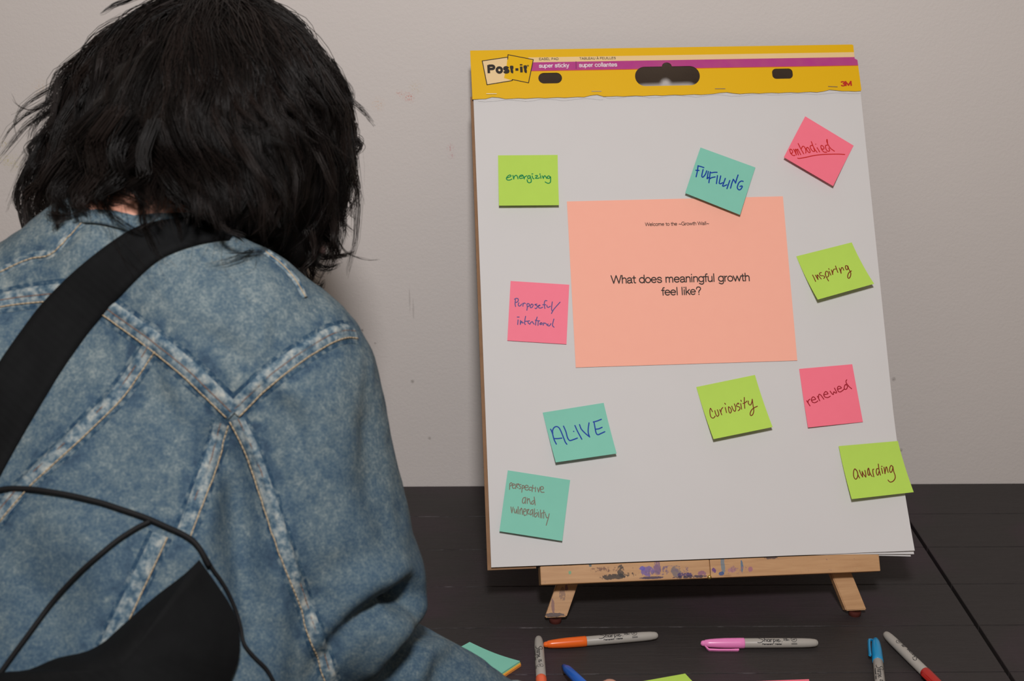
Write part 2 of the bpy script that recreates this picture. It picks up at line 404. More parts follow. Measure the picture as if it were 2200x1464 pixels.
bm = bmesh.new(); box(bm, (-3, -0.014, 0), (3, 0.0, 0.09), 0.003); o = bm_obj('baseboard_back', bm, plain('skirting', (0.5, 0.48, 0.46)))
tag(o, 'pale baseboard along the back wall', 'baseboard', kind='structure')

# ================================================================== TABLES
FIRST, STEP = 0.1044, 0.1024
t = NT('black_planks'); t.set(0.5, 0.35)
xy = t.sep(t.obj())
grain = t.noise(t.mapped((3.0, 90, 30)), 9, 5, 0.65, 0.4)
colr = t.mix(grain, (0.020, 0.0175, 0.0175), (0.046, 0.040, 0.040))
pur = t.ramp(t.noise(t.mapped((1, 1, 1), (0.3, 0.1, 0)), 6.5, 3), [(0.48, 0.0), (0.66, 1.0)])
colr = t.mix(t.math('MULTIPLY', pur, 0.45), colr, (0.055, 0.028, 0.045))
# worn pale specks, mostly beside the board joints
fy = t.math('FRACT', t.math('DIVIDE', t.math('ADD', t.math('MULTIPLY', xy[1], -1.0), -FIRST+10*STEP), STEP))
edge = t.math('MINIMUM', fy, t.math('SUBTRACT', 1.0, fy))
em = t.ramp(edge, [(0.0, 1.0), (0.008, 0.9), (0.014, 0.0)])
sp = t.ramp(t.noise(t.mapped((60, 400, 1)), 1.0, 4, 0.7), [(0.50, 0.0), (0.68, 0.32)])
fade = t.ramp(t.math('MULTIPLY_ADD', xy[0], -1.0, 0.75), [(0.25, 0.15), (0.7, 1.0)])
colr = t.mix(t.math('MULTIPLY', t.math('MULTIPLY', em, sp), fade), colr, (0.34, 0.31, 0.33))
sp2 = t.ramp(t.noise(t.mapped((90, 260, 1)), 1.0, 5, 0.75), [(0.695, 0.0), (0.75, 1.0)])
near = t.ramp(t.noise(t.mapped((1, 1, 1), (3, 1, 0)), 9, 2), [(0.40, 0.0), (0.62, 1.0)])
colr = t.mix(t.math('MULTIPLY', t.math('MULTIPLY', sp2, near), 0.7), colr, (0.28, 0.25, 0.27))
t.color(colr)
t.bump(t.math('ADD', grain, t.math('MULTIPLY', t.noise(t.mapped((8, 300, 1)), 2, 3), 0.7)), 0.5, 0.0012)
PLANK = t.m
def plank_table(x0, x1, label, dz=0.0):
    root = empty('plank_table', (0.5*(x0+x1), -0.41, 0))
    tag(root, label, 'table', 'black plank tables pushed together')
    ys = [-0.001, -FIRST]+[-FIRST-STEP*k for k in range(1, 7)]
    bm = bmesh.new()
    for a, b in zip(ys[:-1], ys[1:]): box(bm, (x0+0.0012, b+0.0006, TZ-0.028+dz), (x1-0.0012, a-0.0006, TZ+dz), 0.0012)
    bm_obj('tabletop', bm, PLANK, root)
    yb = ys[-1]
    bm = bmesh.new()
    for a in ((x0+.06, -0.07, x1-.06, -0.045), (x0+.06, yb+.045, x1-.06, yb+.07), (x0+.06, yb+.07, x0+.085, -.07), (x1-.085, yb+.07, x1-.06, -.07)):
        box(bm, (a[0], a[1], TZ-.11), (a[2], a[3], TZ-.0281), 0.001)
    bm_obj('apron', bm, PLANK, root)
    for lx in (x0+.085, x1-.145):
        for ly in (yb+.07, -.13):
            bm = bmesh.new(); box(bm, (lx, ly, 0), (lx+.06, ly+.06, TZ-.0281), 0.003); bm_obj('leg', bm, PLANK, root)
XS = float(np.mean([hit(x, y)[0] for x, y in [(1950, 1117), (1986.3, 1175), (2040.2, 1252.7), (2098.9, 1343), (2163.9, 1445.5)]]))
plank_table(-1.15, XS-0.0012, 'black-painted plank table under the easel, left of the long joint')
plank_table(XS+0.0012, 1.6, 'black-painted plank table right of the long joint, with nothing on it')

# ================================================================== PAD FRAME
PB = np.array([-0.0118, -0.4015, 0.0761+TZ]); PT, PR, PS = math.radians(30.4796), math.radians(0.482), math.radians(3.1255)
_rt = np.array([math.cos(PS), math.sin(PS), 0]); _up = np.array([-math.sin(PS)*math.sin(PT), math.cos(PS)*math.sin(PT), math.cos(PT)])
PU = _rt*math.cos(PR)+_up*math.sin(PR); PV = -_rt*math.sin(PR)+_up*math.cos(PR); PN = np.cross(PU, PV)
PM = Matrix.Identity(4)
for i in range(3): PM[i][0] = PU[i]; PM[i][1] = PV[i]; PM[i][2] = PN[i]; PM[i][3] = PB[i]
PL, PH, PW = 0.5975, 0.065, 0.508
def padpx(px, py, wz=0.0):
    d = ray(px, py); tt = ((PB+PN*wz-CP)@PN)/(d@PN); P = CP+tt*d-PB
    return np.array([P@PU, P@PV])
def pad3(u, v, wz): return PB+PU*u+PV*v+PN*wz

CARD = plain('brown_card', lin(142, 110, 84), 0.8, 0.1, var=0.15, vscale=90)
PAPER = plain('white_paper', (0.665, 0.655, 0.660), 0.7, 0.15, var=0.012, vscale=25, bump=0.05, bscale=500)
pad = empty('easel_pad', matrix=PM)
tag(pad, 'large white easel pad with yellow header standing on the wooden easel', 'easel pad')
# backing board, a little wider on the left
bm = bmesh.new()
prism(bm, [(-0.0045, -0.0030), (0.054, -0.0030), (0.054, 0.0), (PW-0.004, 0.0), (PW-0.003, PL+0.004), (-0.0035, PL+0.004)], -0.0085, -0.0045)
bm_obj('backing_board', bm, CARD, pad, matrix=PM)
# sheets: a block plus loose lower sheets fanned at the right corner
def sheet(name, w0, lift, du, dv, th=0.0005, tl=0.0):
    nx, ny = 24, 24; V = []; F = []
    for side in (0, 1):
        for j in range(ny+1):
            for i in range(nx+1):
                s, q = i/nx, j/ny
                u = s*PW; v = q*(PL-0.001)
                c = max(0, (s-0.72)/0.28)*max(0, (0.30-q)/0.30)
                c2 = max(0, (0.25-s)/0.25)*max(0, (0.10-q)/0.10)
                V.append((u+du*c**1.5, v+dv*c**1.5, w0+lift*c**1.7+tl*c2**1.5-(th if side else 0)))
    n = (nx+1)*(ny+1)
    for j in range(ny):
        for i in range(nx):
            a = j*(nx+1)+i; F.append((a, a+1, a+nx+2, a+nx+1)); F.append((n+a, n+a+nx+1, n+a+nx+2, n+a+1))
    ring = [i for i in range(nx+1)]+[j*(nx+1)+nx for j in range(1, ny+1)]+[ny*(nx+1)+i for i in range(nx-1, -1, -1)]+[j*(nx+1) for j in range(ny-1, 0, -1)]
    V = list(V)
    for a, b in zip(ring, ring[1:]+ring[:1]):
        k = len(V); V += [V[a], V[n+a], V[n+b], V[b]]; F.append((k, k+1, k+2, k+3))
    return mesh_obj(name, V, F, PAPER, pad, True, PM)
sheet('paper_sheet', 0.0, 0.010, 0.0055, -0.0005)
sheet('paper_sheet', -0.0009, 0.0065, 0.0058, -0.0045)
sheet('paper_sheet', -0.0018, 0.003, 0.003, -0.0070)
sheet('paper_sheet', -0.0027, 0.001, 0.0005, -0.0055)
# torn strips left under the header
bm = bmesh.new()
random.seed(4)
def torn(u0, u1, w0, h0, h1):
    n = 40; top = []; bot = []
    for i in range(n+1):
        u = u0+(u1-u0)*i/n; h = h0+(h1-h0)*(0.5+0.5*math.sin(i*0.5+u0*40))*random.uniform(0.7, 1.1)
        top.append(bm.verts.new((u, PL+0.004, w0))); bot.append(bm.verts.new((u, PL-h, w0+0.0004)))
    for i in range(n): bm.faces.new((bot[i], bot[i+1], top[i+1], top[i]))
torn(0.006, 0.168, 0.0003, 0.0035, 0.006); torn(0.172, 0.345, 0.0003, 0.0015, 0.0045); torn(0.34, 0.5075, 0.0003, 0.002, 0.004)
bm_obj('torn_paper_strip', bm, PAPER, pad, matrix=PM)

# header card with die-cut holes
def rrect(cx, cy, hw, hh, r, n=8, rev=False, notch=None):
    P = []
    for sx, sy, a0 in ((1, -1, -90), (1, 1, 0), (-1, 1, 90), (-1, -1, 180)):
        for k in range(n+1):
            a = math.radians(a0+90*k/n); P.append((cx+sx*(hw-r)+r*math.cos(a), cy+sy*(hh-r)+r*math.sin(a)))
        if notch and sx == 1 and sy == 1:
            nr, nh = notch
            for k in range(9):
                a = math.pi*k/8; P.append((cx+nr*math.cos(a), cy+hh+nh*math.sin(a)))
    return P
def hpx(x, y): return padpx(x, y, 0.002)
def hole(xa, ya, xb, yb, rfrac, notch=None):
    a = hpx(xa, ya); b = hpx(xb, yb); cx, cy = (a+b)/2; hw, hh = abs(b[0]-a[0])/2, abs(b[1]-a[1])/2
    return rrect(cx, cy, hw, hh, min(hw, hh)*rfrac, notch=notch)
H0 = PL-0.0005; H1 = PL+PH
outer = [(-0.0015, H0-0.002)]
for k in range(1, 60):
    u = -0.0015+(PW+0.0025)*k/60; b = 0.0
    for cu_ in (0.0255, 0.157, 0.326, 0.470): b += 0.0028*math.exp(-((u-cu_)/0.009)**2)
    outer.append((u, H0-0.002*(1-k/60)+b+0.0004*math.sin(k*2.1)))
outer += [(PW+0.0, H0), (PW+0.0008, H0+0.002), (PW-0.0005, H1-0.022), (PW-0.004, H1-0.02), (PW-0.004, H1-0.001), (PW-0.006, H1), (-0.002, H1)]
holes = [hole(1156, 157, 1208, 179, 1.0), hole(1363, 144, 1505, 183, 0.98, notch=(0.0065, 0.0055)), hole(1658, 148, 1704, 169, 0.75)]
cu = bpy.data.curves.new('header', 'CURVE'); cu.dimensions = '2D'; cu.fill_mode = 'BOTH'; cu.extrude = 0.0009
for poly in [outer]+holes:
    sp_ = cu.splines.new('POLY'); sp_.points.add(len(poly)-1); sp_.use_cyclic_u = True
    for p_, q_ in zip(sp_.points, poly): p_.co = (q_[0], q_[1], 0, 1)
tmp = bpy.data.objects.new('tmp', cu); hme = bpy.data.meshes.new_from_object(tmp); bpy.data.objects.remove(tmp)
t = NT('header_print'); t.set(0.5, 0.25)
xy = t.sep(t.obj())
vy = t.math('SUBTRACT', t.math('SUBTRACT', xy[1], PL), 0.0)
ycl = hpx(1300, 120)[1]-PL, hpx(1300, 132)[1]-PL, hpx(1300, 150)[1]-PL
ycr = hpx(1800, 114)[1]-PL, hpx(1800, 123)[1]-PL, hpx(1800, 141.5)[1]-PL
def band(i): return 0.5*(ycl[i]+ycr[i])
stops = [(0.0, lin(233, 184, 10)), (band(2)/0.08-0.008, lin(205, 80, 40)), (band(2)/0.08+0.004, lin(178, 36, 142)), (band(1)/0.08, lin(238, 208, 158)), (band(0)/0.08, lin(233, 184, 10))]
stripe = t.ramp(t.math('DIVIDE', vy, 0.08), stops, 'CONSTANT')
ul = float(hpx(1136, 140)[0])
sel = t.ramp(t.math('SUBTRACT', xy[0], ul-0.5), [(0.0, 0.0), (0.5, 1.0)], 'CONSTANT')
zf = t.math('GREATER_THAN', xy[2], 0.0)
colr = t.mix(sel, lin(233, 184, 10), stripe)
colr = t.mix(t.math('MULTIPLY', t.noise(t.obj(), 40, 4), 0.18), colr, lin(225, 172, 20))
geo = t.n('ShaderNodeNewGeometry'); nv = t.n('ShaderNodeVectorTransform', vector_type='NORMAL', convert_from='WORLD', convert_to='OBJECT'); t.l(geo.outputs['True Normal'], nv.inputs[0])
front = t.math('GREATER_THAN', t.sep(nv.outputs[0])[2], 0.5)
t.color(t.mix(front, lin(96, 70, 44), colr))
HEAD = t.m
hme.materials.append(HEAD)
HM = PM @ Matrix.Translation((0, 0, 0.0012))
ho = bpy.data.objects.new('header_card', hme); COL.objects.link(ho); ho.matrix_world = HM
ho.parent = pad; ho.matrix_parent_inverse = PM.inverted()
HZ = 0.0012+0.0009
INK = plain('dark_print', lin(52, 46, 42), 0.6, 0.2)
WINK = plain('white_print', (0.85, 0.82, 0.84), 0.6, 0.2)
CREAM = plain('cream_print', lin(238, 208, 158), 0.6, 0.2)
YEL = plain('yellow_print', lin(233, 184, 10), 0.6, 0.2)
RED = plain('red_print', lin(190, 45, 35), 0.6, 0.2)
def put_text(name, body, pa, pb, wz, mat, parent, bold=0.085, spacing=0.0, hscale=None):
    """lettering whose left baseline end is at photo point pa and right end at pb"""
    V, F = text2d(body, bold, spacing); a = padpx(*pa, wz); b = padpx(*pb, wz)
    x0, x1 = V[:, 0].min(), V[:, 0].max(); sc = np.linalg.norm(b-a)/(x1-x0); d = unit(b-a); nn = np.array([-d[1], d[0]])
    hs = sc*(hscale or 1.0)
    W = [(*(a+d*(x-x0)*sc+nn*y*hs), wz+z) for x, y, z in V]
    return mesh_obj(name, W, F, mat, parent, False, PM)
def poly2(name, pxs, wz, mat, parent):
    P = [padpx(*p, wz) for p in pxs]
    return mesh_obj(name, [(p[0], p[1], wz) for p in P], [tuple(reversed(range(len(P))))], mat, parent, False, PM)
def C(o, s, *pts): return [(o[0]+x/s, o[1]+y/s) for x, y in pts]
lo_, ls_ = (1020, 100), 14.64
A_ = Acc()
poly2('logo_panel', C(lo_, ls_, (235, 455), (1030, 335), (1000, 620), (920, 990), (1170, 1070), (385, 1205)), HZ+0.00012, CREAM, ho)
poly2('logo_panel', C(lo_, ls_, (1045, 260), (1840, 415), (1690, 1145), (920, 990), (1000, 620)), HZ+0.00016, YEL, ho)
for pl in (C(lo_, ls_, (1035, 400), (1045, 260), (1840, 415), (1690, 1145), (1180, 1040), (1175, 1075), (385, 1205), (235, 455), (1030, 338)),):
    P = [padpx(*p, HZ) for p in pl]
    for p, q in zip(P[:-1], P[1:]):
        V, F = ribbon2d(np.array([p, q]), 0.0011); A_.add([(v[0], v[1], HZ+0.00022) for v in V], F)
mesh_obj('logo_outline', A_.V, A_.F, INK, ho, False, PM)
put_text('lettering', 'Post-it', (1047.5, 157.5), (1133, 155.5), HZ+0.0003, INK, ho, bold=0.225, spacing=0.125, hscale=1.04)
put_text('lettering', '®', (1132.5, 143), (1136.5, 143), HZ+0.0003, INK, ho)
put_text('lettering', 'EASEL PAD', (1158.5, 129.5), (1200, 129), HZ+0.0002, INK, ho, bold=0.105, spacing=0.06)
put_text('lettering', 'TABLEAU À FEUILLES', (1245, 128.3), (1323, 127.2), HZ+0.0002, INK, ho, bold=0.105, spacing=0.06)
put_text('lettering', 'super sticky', (1158, 145.8), (1223, 144.6), HZ+0.0002, WINK, ho, bold=0.105, spacing=0.02)
put_text('lettering', 'super collantes', (1244, 144.5), (1326, 143), HZ+0.0002, WINK, ho, bold=0.105, spacing=0.02)
A_ = Acc(); V, F = ribbon2d(np.array([padpx(1237.5, 132, HZ), padpx(1237.8, 148, HZ)]), 0.0005); A_.add([(v[0], v[1], HZ+0.0002) for v in V], F)
mesh_obj('divider_line', A_.V, A_.F, INK, ho, False, PM)
put_text('lettering', '3M', (1806.5, 185.2), (1831, 184.4), HZ+0.0002, RED, ho, bold=0.18, spacing=0.0, hscale=0.8)
STEEL = plain('staple_steel', lin(170, 165, 158), 0.3, 0.5, 0.9)
for xa, ya, xb, yb in ((1045, 202, 1067, 202), (1271, 196.5, 1292, 196.5), (1536, 191, 1558, 191), (1779, 186, 1799, 187)):
    a = padpx(xa, ya, HZ); b = padpx(xb, yb, HZ)
    V, F = tube([(a[0], a[1], HZ-0.0015), (a[0], a[1], HZ+0.0006), (b[0], b[1], HZ+0.0006), (b[0], b[1], HZ-0.0015)], 0.0005, 6)
    mesh_obj('staple', V, F, STEEL, ho, False, PM)

# ================================================================== PAGE AND STICKY NOTES ON THE PAD
def inv_quad(S, px, it=25):
    """find (s, t) whose surface point S(s,t) projects on px"""
    st = np.full((len(px), 2), 0.5); e = 1e-4
    for _ in range(it):
        f = project(S(st))-px
        fs = (project(S(st+[e, 0]))-px-f)/e; ft = (project(S(st+[0, e]))-px-f)/e
        det = fs[:, 0]*ft[:, 1]-fs[:, 1]*ft[:, 0]
        ds = (f[:, 0]*ft[:, 1]-f[:, 1]*ft[:, 0])/det; dt = (fs[:, 0]*f[:, 1]-fs[:, 1]*f[:, 0])/det
        st = st-np.clip(np.c_[ds, dt], -0.5, 0.5)
    return st
NOTE_MATS = {
    'green': plain('green_paper', (0.49, 0.73, 0.115), 0.7, 0.12, var=0.03),
    'teal': plain('teal_paper', (0.235, 0.60, 0.48), 0.7, 0.12, var=0.03),
    'pink': plain('pink_paper', (1.0, 0.235, 0.33), 0.7, 0.12, var=0.03),
    'hotpink': plain('hot_pink_paper', (1.0, 0.205, 0.29), 0.7, 0.12, var=0.03),
    'peach': plain('peach_paper', (1.0, 0.48, 0.37), 0.7, 0.12, var=0.02),
    'yellow': plain('yellow_paper', (0.85, 0.60, 0.10), 0.7, 0.12),
    'orange': plain('orange_paper', (0.85, 0.33, 0.07), 0.7, 0.12)}
INKS = {'green': plain('green_ink', lin(20, 135, 80), 0.5, 0.2), 'blue': plain('blue_ink', lin(8, 62, 160), 0.5, 0.2),
        'red': plain('red_ink', lin(200, 38, 34), 0.5, 0.2), 'brown': plain('brown_ink', lin(120, 40, 22), 0.5, 0.2),
        'navy': plain('navy_ink', lin(84, 78, 140), 0.5, 0.2), 'darkred': plain('dark_red_ink', lin(158, 14, 34), 0.5, 0.2),
        'grey': plain('grey_ink', lin(118, 112, 96), 0.5, 0.2), 'black': INK}
def note(name, corners, lift, w0, matn, strokes, ink, swidth, label, cat, group, th=0.00035, org=None, scl=None, curl=1.9, side=0.0):
    TL, TR, BR, BL = corners
    l_l, l_r = lift if isinstance(lift, tuple) else (lift, lift)
    tl, tr = padpx(*TL, w0), padpx(*TR, w0); br, bl = padpx(*BR, w0+l_r), padpx(*BL, w0+l_l)
    def S(st, off=0.0):
        s = st[:, :1]; q = st[:, 1:]                      # s to the right, q downwards
        uv = (1-s)*(1-q)*tl+s*(1-q)*tr+s*q*br+(1-s)*q*bl
        wz = w0+((1-s)*l_l+s*l_r)*np.clip(q, 0, 1)**curl+off
        return PB+uv[:, :1]*PU+uv[:, 1:]*PV+wz*PN
    n = 14; g = np.array([(i/n, j/n) for j in range(n+1) for i in range(n+1)])
    c3 = S(np.array([[0.5, 0.0]]))[0]
    NM = PM.copy(); NM.translation = Vector(c3)
    NMi = np.array(NM.inverted())
    loc = lambda P: (np.c_[P, np.ones(len(P))] @ NMi.T)[:, :3]
    V = np.vstack([loc(S(g)), loc(S(g, -th))]); F = []; m = (n+1)**2
    for j in range(n):
        for i in range(n):
            a = j*(n+1)+i; F.append((a, a+n+1, a+n+2, a+1)); F.append((m+a, m+a+1, m+a+n+2, m+a+n+1))
    ring = list(range(n+1))+[j*(n+1)+n for j in range(1, n+1)]+[n*(n+1)+i for i in range(n-1, -1, -1)]+[j*(n+1) for j in range(n-1, 0, -1)]
    V = [tuple(v) for v in V]
    for a, b in zip(ring, ring[1:]+ring[:1]):
        k = len(V); V += [V[a], V[b], V[m+b], V[m+a]]; F.append((k, k+1, k+2, k+3))
    o = mesh_obj(name, V, F, NOTE_MATS[matn], None, True, NM)
    tag(o, label, cat, group)
    if strokes:
        A = Acc(); wu = np.linalg.norm(tr-tl); wv = np.linalg.norm(bl-tl)
        for ks, sx in enumerate(strokes):
            wd = swidth*1.06
            P = [(org[0]+x/scl, org[1]+y/scl) for x, y in sx]
            P = catmull(P, 6) if len(P) > 1 else np.array([P[0], (P[0][0]+0.3, P[0][1])])
            st = inv_quad(S, P)
            V2, F2 = ribbon2d(st*[wu, wv], wd)
            A.add(loc(S(np.array(V2)/[wu, wv], 0.00012+(ks % 9)*5e-6)), F2)
        mesh_obj('handwriting', A.V, A.F, INKS[ink], o, False, NM)
    return o
pg = note('printed_page', [(1218, 433), (1682, 422), (1713, 775), (1237, 790)], 0.0006, 0.0008, 'peach', None, None, 0,
          'peach letter-size page asking what meaningful growth feels like, centre of the pad', 'paper page', None)
put_text('printed_text', 'Welcome to the ~Growth Wall~', (1386, 486), (1523.5, 483.5), 0.00135, INK, pg)
put_text('printed_text', 'What does meaningful growth', (1312.5, 610), (1611, 604.5), 0.00160, INK, pg)
put_text('printed_text', 'feel like?', (1421, 635.5), (1507, 633.5), 0.00165, INK, pg)
G_ = 'sticky notes on the easel pad'
note('sticky_note', [(1070, 334), (1198, 333), (1201, 441), (1072, 442)], 0.009, 0.0008, 'green', [
    [(440,620),(520,590),(555,560),(520,530),(450,570),(410,640),(440,685),(510,690),(580,660)], [(615,545),(640,660)], [(640,640),(660,580),(710,540),(750,570),(775,650)],
    [(820,580),(890,570),(930,550),(890,530),(830,560),(815,610),(850,640),(930,625)], [(940,560),(975,655)], [(970,630),(990,590),(1050,555)],
    [(1150,560),(1110,550),(1080,590),(1090,640),(1130,640),(1155,590),(1160,560)], [(1155,580),(1190,680),(1185,750),(1130,775),(1080,750),(1060,680)],
    [(1220,560),(1240,630),(1275,650)], [(1210,500),(1240,495)], [(1320,555),(1370,545),(1385,570),(1330,620),(1330,635),(1400,635),(1450,620)],
    [(1480,550),(1495,635)], [(1465,495),(1465,515)], [(1540,560),(1570,640)], [(1570,640),(1590,580),(1620,555),(1650,590),(1680,640)],
    [(1790,590),(1740,560),(1695,590),(1710,635),(1760,630),(1795,590),(1800,680),(1790,760),(1740,790),(1680,780),(1630,750)]],
    'green', 0.00125, 'lime green sticky note reading energizing in green ink', 'sticky note', G_, org=(1060, 340), scl=14.64)
note('sticky_note', [(1505, 317), (1623, 360), (1590, 462), (1472, 415)], 0.0075, 0.0022, 'teal', [
    [(310,255),(290,420),(245,630)], [(310,262),(420,290),(505,320)], [(235,410),(340,415)], [(480,385),(440,560),(440,625),(480,640),(560,540),(600,430)],
    [(655,450),(620,660),(615,695),(660,660),(700,640)], [(720,465),(700,640),(675,830)], [(720,475),(760,495),(860,480),(950,480)], [(700,700),(770,660),(885,635)],
    [(965,590),(930,860)], [(1075,600),(1030,800),(1025,850),(1070,865),(1140,830)], [(1230,685),(1170,850),(1140,935),(1180,945),(1280,900)], [(1380,755),(1285,1030)],
    [(1500,715),(1450,850),(1405,1015)], [(1500,715),(1540,770),(1575,845)], [(1575,845),(1610,720),(1660,570)],
    [(1830,785),(1770,775),(1690,830),(1640,950),(1640,1020),(1690,1070),(1750,1050),(1800,970),(1790,940),(1760,945),(1725,955)]],
    'blue', 0.0015, 'teal sticky note reading FULFILLING in blue capitals, overlapping the peach page', 'sticky note', G_, org=(1480, 340), scl=15.714)
note('sticky_note', [(1730, 250), (1834, 313), (1790, 400), (1684, 338)], 0.009, 0.0008, 'hotpink', [
    [(270,730),(320,720),(335,670),(300,610),(255,600),(250,650),(280,730),(330,785),(380,800),(410,790)], [(365,600),(410,680),(455,780)], [(455,780),(420,640),(430,600),(470,660),(520,780)],
    [(520,780),(475,640),(490,595),(530,660),(590,770)], [(510,420),(590,580),(685,745)], [(610,580),(650,510),(700,520),(740,590),(755,680),(745,720)],
    [(800,540),(765,580),(800,650),(850,705),(885,690),(870,620),(820,550),(790,545)], [(950,480),(900,490),(890,540),(930,620),(990,670),(1030,650),(1000,560)], [(925,360),(970,480),(1030,600),(1105,695)],
    [(1105,550),(1150,620),(1185,685)], [(1060,440)], [(1235,570),(1290,600),(1325,570),(1290,500),(1240,480),(1225,530),(1260,620),(1330,690),(1410,690)],
    [(1430,470),(1380,480),(1370,530),(1400,620),(1460,665),(1500,640),(1480,560)], [(1415,290),(1410,350),(1450,450),(1530,570),(1650,660)], [(1425,300),(1440,440)],
    [(495,880),(545,890),(750,855),(1000,800),(1300,765),(1600,755),(1800,755),(1975,765)]],
    'red', 0.0012, 'pink sticky note reading embodied in underlined red ink, tilted near the top right', 'sticky note', G_, org=(1680, 280), scl=14.667)
note('sticky_note', [(1711, 551), (1830, 521), (1878, 610), (1757, 644)], 0.014, 0.0008, 'green', [
    [(195,755),(250,860),(315,1010)], [(310,760),(360,850),(415,935)], [(415,935),(380,800),(385,750),(440,800),(535,910)], [(545,660),(490,670),(470,720),(510,780),(600,785),(660,810),(670,850),(640,890)],
    [(690,720),(740,840),(825,990)], [(700,740),(710,650),(745,605),(800,640),(830,720),(820,800),(780,835)], [(845,610),(915,760)], [(830,505),(850,535)],
    [(935,555),(970,650),(990,740)], [(985,720),(1000,600),(1040,530),(1105,520)], [(1100,400),(1140,520),(1195,655)], [(1245,485),(1290,590),(1320,690)], [(1320,690),(1310,570),(1340,470),(1380,470),(1425,565)],
    [(1580,400),(1510,385),(1490,440),(1510,520),(1550,550),(1590,500),(1570,410)], [(1590,420),(1620,520),(1690,640),(1700,740),(1670,840),(1620,890),(1580,840),(1590,740),(1640,650),(1725,595)]],
    'brown', 0.0011, 'lime green sticky note reading inspiring, curling off the pad right of the page', 'sticky note', G_, org=(1735, 550), scl=18.33)
note('sticky_note', [(1097, 604), (1223, 612), (1217, 740), (1090, 732)], 0.0012, 0.0008, 'pink', [
    [(200,230),(190,380),(205,470)], [(170,215),(230,185),(290,200),(300,260),(270,310),(215,330)], [(320,340),(300,400),(320,450),(370,445),(415,390)], [(460,360),(465,460)], [(470,400),(500,350),(550,365)],
    [(600,390),(615,500),(600,600)], [(600,400),(640,365),(690,400),(670,460),(620,480)], [(760,390),(720,450),(730,510),(780,500),(820,430),(790,390),(755,395)], [(950,385),(880,405),(950,440),(965,490),(920,545),(885,530)],
    [(1000,450),(1060,435),(1040,420),(1000,470),(1030,520),(1090,525),(1150,495)], [(1300,270),(1240,270),(1210,350),(1215,460),(1230,540)], [(1155,410),(1260,410)], [(1300,430),(1310,480),(1350,500),(1420,465)],
    [(1490,310),(1465,500),(1470,590),(1490,630)], [(1760,320),(1550,560),(1460,715)],
    [(295,940),(280,1100)], [(265,840),(330,840)], [(375,960),(370,1095)], [(370,1095),(400,1020),(425,990),(440,1040),(480,1040)], [(555,815),(530,960),(525,1070),(550,1100)], [(540,990),(620,985),(690,970)],
    [(640,1000),(650,1050),(690,1080)], [(705,1090),(740,1030),(790,1000),(820,1050),(855,1085)], [(960,840),(920,980),(905,1120)], [(895,950),(960,960)], [(1000,970),(990,1130)], [(985,975),(1045,970)],
    [(1100,1040),(1055,1080),(1090,1105),(1140,1070),(1110,1040),(1070,1055)], [(1190,1040),(1170,1125)], [(1180,1080),(1230,1050),(1290,1090),(1310,1130)], [(1340,1080),(1330,1130),(1380,1150),(1420,1110),(1440,1070)],
    [(1545,910),(1500,1080),(1505,1150),(1550,1195)]],
    'navy', 0.00115, 'pink sticky note reading purposeful/intentional, left of the peach page', 'sticky note', G_, org=(1095, 630), scl=16.267)
note('sticky_note', [(1496, 832), (1622, 806), (1660, 918), (1533, 944)], 0.012, 0.0008, 'green', [
    [(350,765),(300,670),(275,640),(255,720),(265,860),(300,960),(360,995),(410,975),(445,920)], [(435,725),(470,850),(520,930),(560,910),(580,850),(530,695)], [(615,690),(650,780),(685,875)], [(660,760),(670,680),(725,610)],
    [(815,610),(860,795)], [(795,455),(825,495)], [(930,590),(935,680),(960,780),(1000,810),(1030,760),(1030,690),(990,620),(935,585)], [(1050,560),(1100,690),(1160,750),(1190,700),(1190,600),(1145,480)],
    [(1305,490),(1300,455),(1260,460),(1225,540),(1240,570),(1310,585),(1350,630),(1330,690),(1285,725)], [(1375,470),(1410,670)], [(1380,345),(1400,385)], [(1505,245),(1510,450),(1525,640)], [(1460,465),(1540,435),(1605,375)],
    [(1655,375),(1650,440),(1690,510),(1740,510),(1780,420),(1795,310)], [(1795,310),(1820,500),(1850,700),(1830,830),(1770,905),(1725,880),(1725,800),(1780,690),(1870,620),(1980,565)]],
    'brown', 0.0011, 'lime green sticky note reading curiousity, just below the peach page', 'sticky note', G_, org=(1510, 840), scl=16.923)
note('sticky_note', [(1717, 793), (1831, 783), (1854, 907), (1736, 919)], (0.004, 0.001), 0.0008, 'hotpink', [
    [(240,945),(300,1040),(370,1145)], [(295,1030),(300,940),(365,885)], [(430,925),(510,905),(590,880),(540,810),(490,790),(440,840),(425,920),(470,1000),(550,1020),(620,995),(675,950)],
    [(660,765),(710,860),(755,945)], [(705,830),(710,720),(750,690),(810,740),(910,880)], [(910,715),(1000,690),(1075,670),(1040,610),(985,580),(930,640),(910,710),(950,790),(1040,820),(1110,800),(1165,765)],
    [(1160,565),(1220,650),(1280,700),(1295,630),(1310,590),(1360,630),(1400,640),(1410,600),(1370,520),(1330,445)], [(1455,490),(1540,465),(1605,440),(1560,390),(1500,375),(1455,420),(1455,500),(1490,580),(1560,595),(1640,550),(1710,485)],
    [(1800,340),(1790,300),(1740,330),(1715,420),(1730,490),(1780,495),(1830,440),(1850,340)], [(1815,120),(1785,160),(1790,230),(1850,320),(1910,390),(2005,470)]],
    'darkred', 0.0011, 'pink sticky note reading renewed in dark red ink, below the page', 'sticky note', G_, org=(1720, 810), scl=18.3)
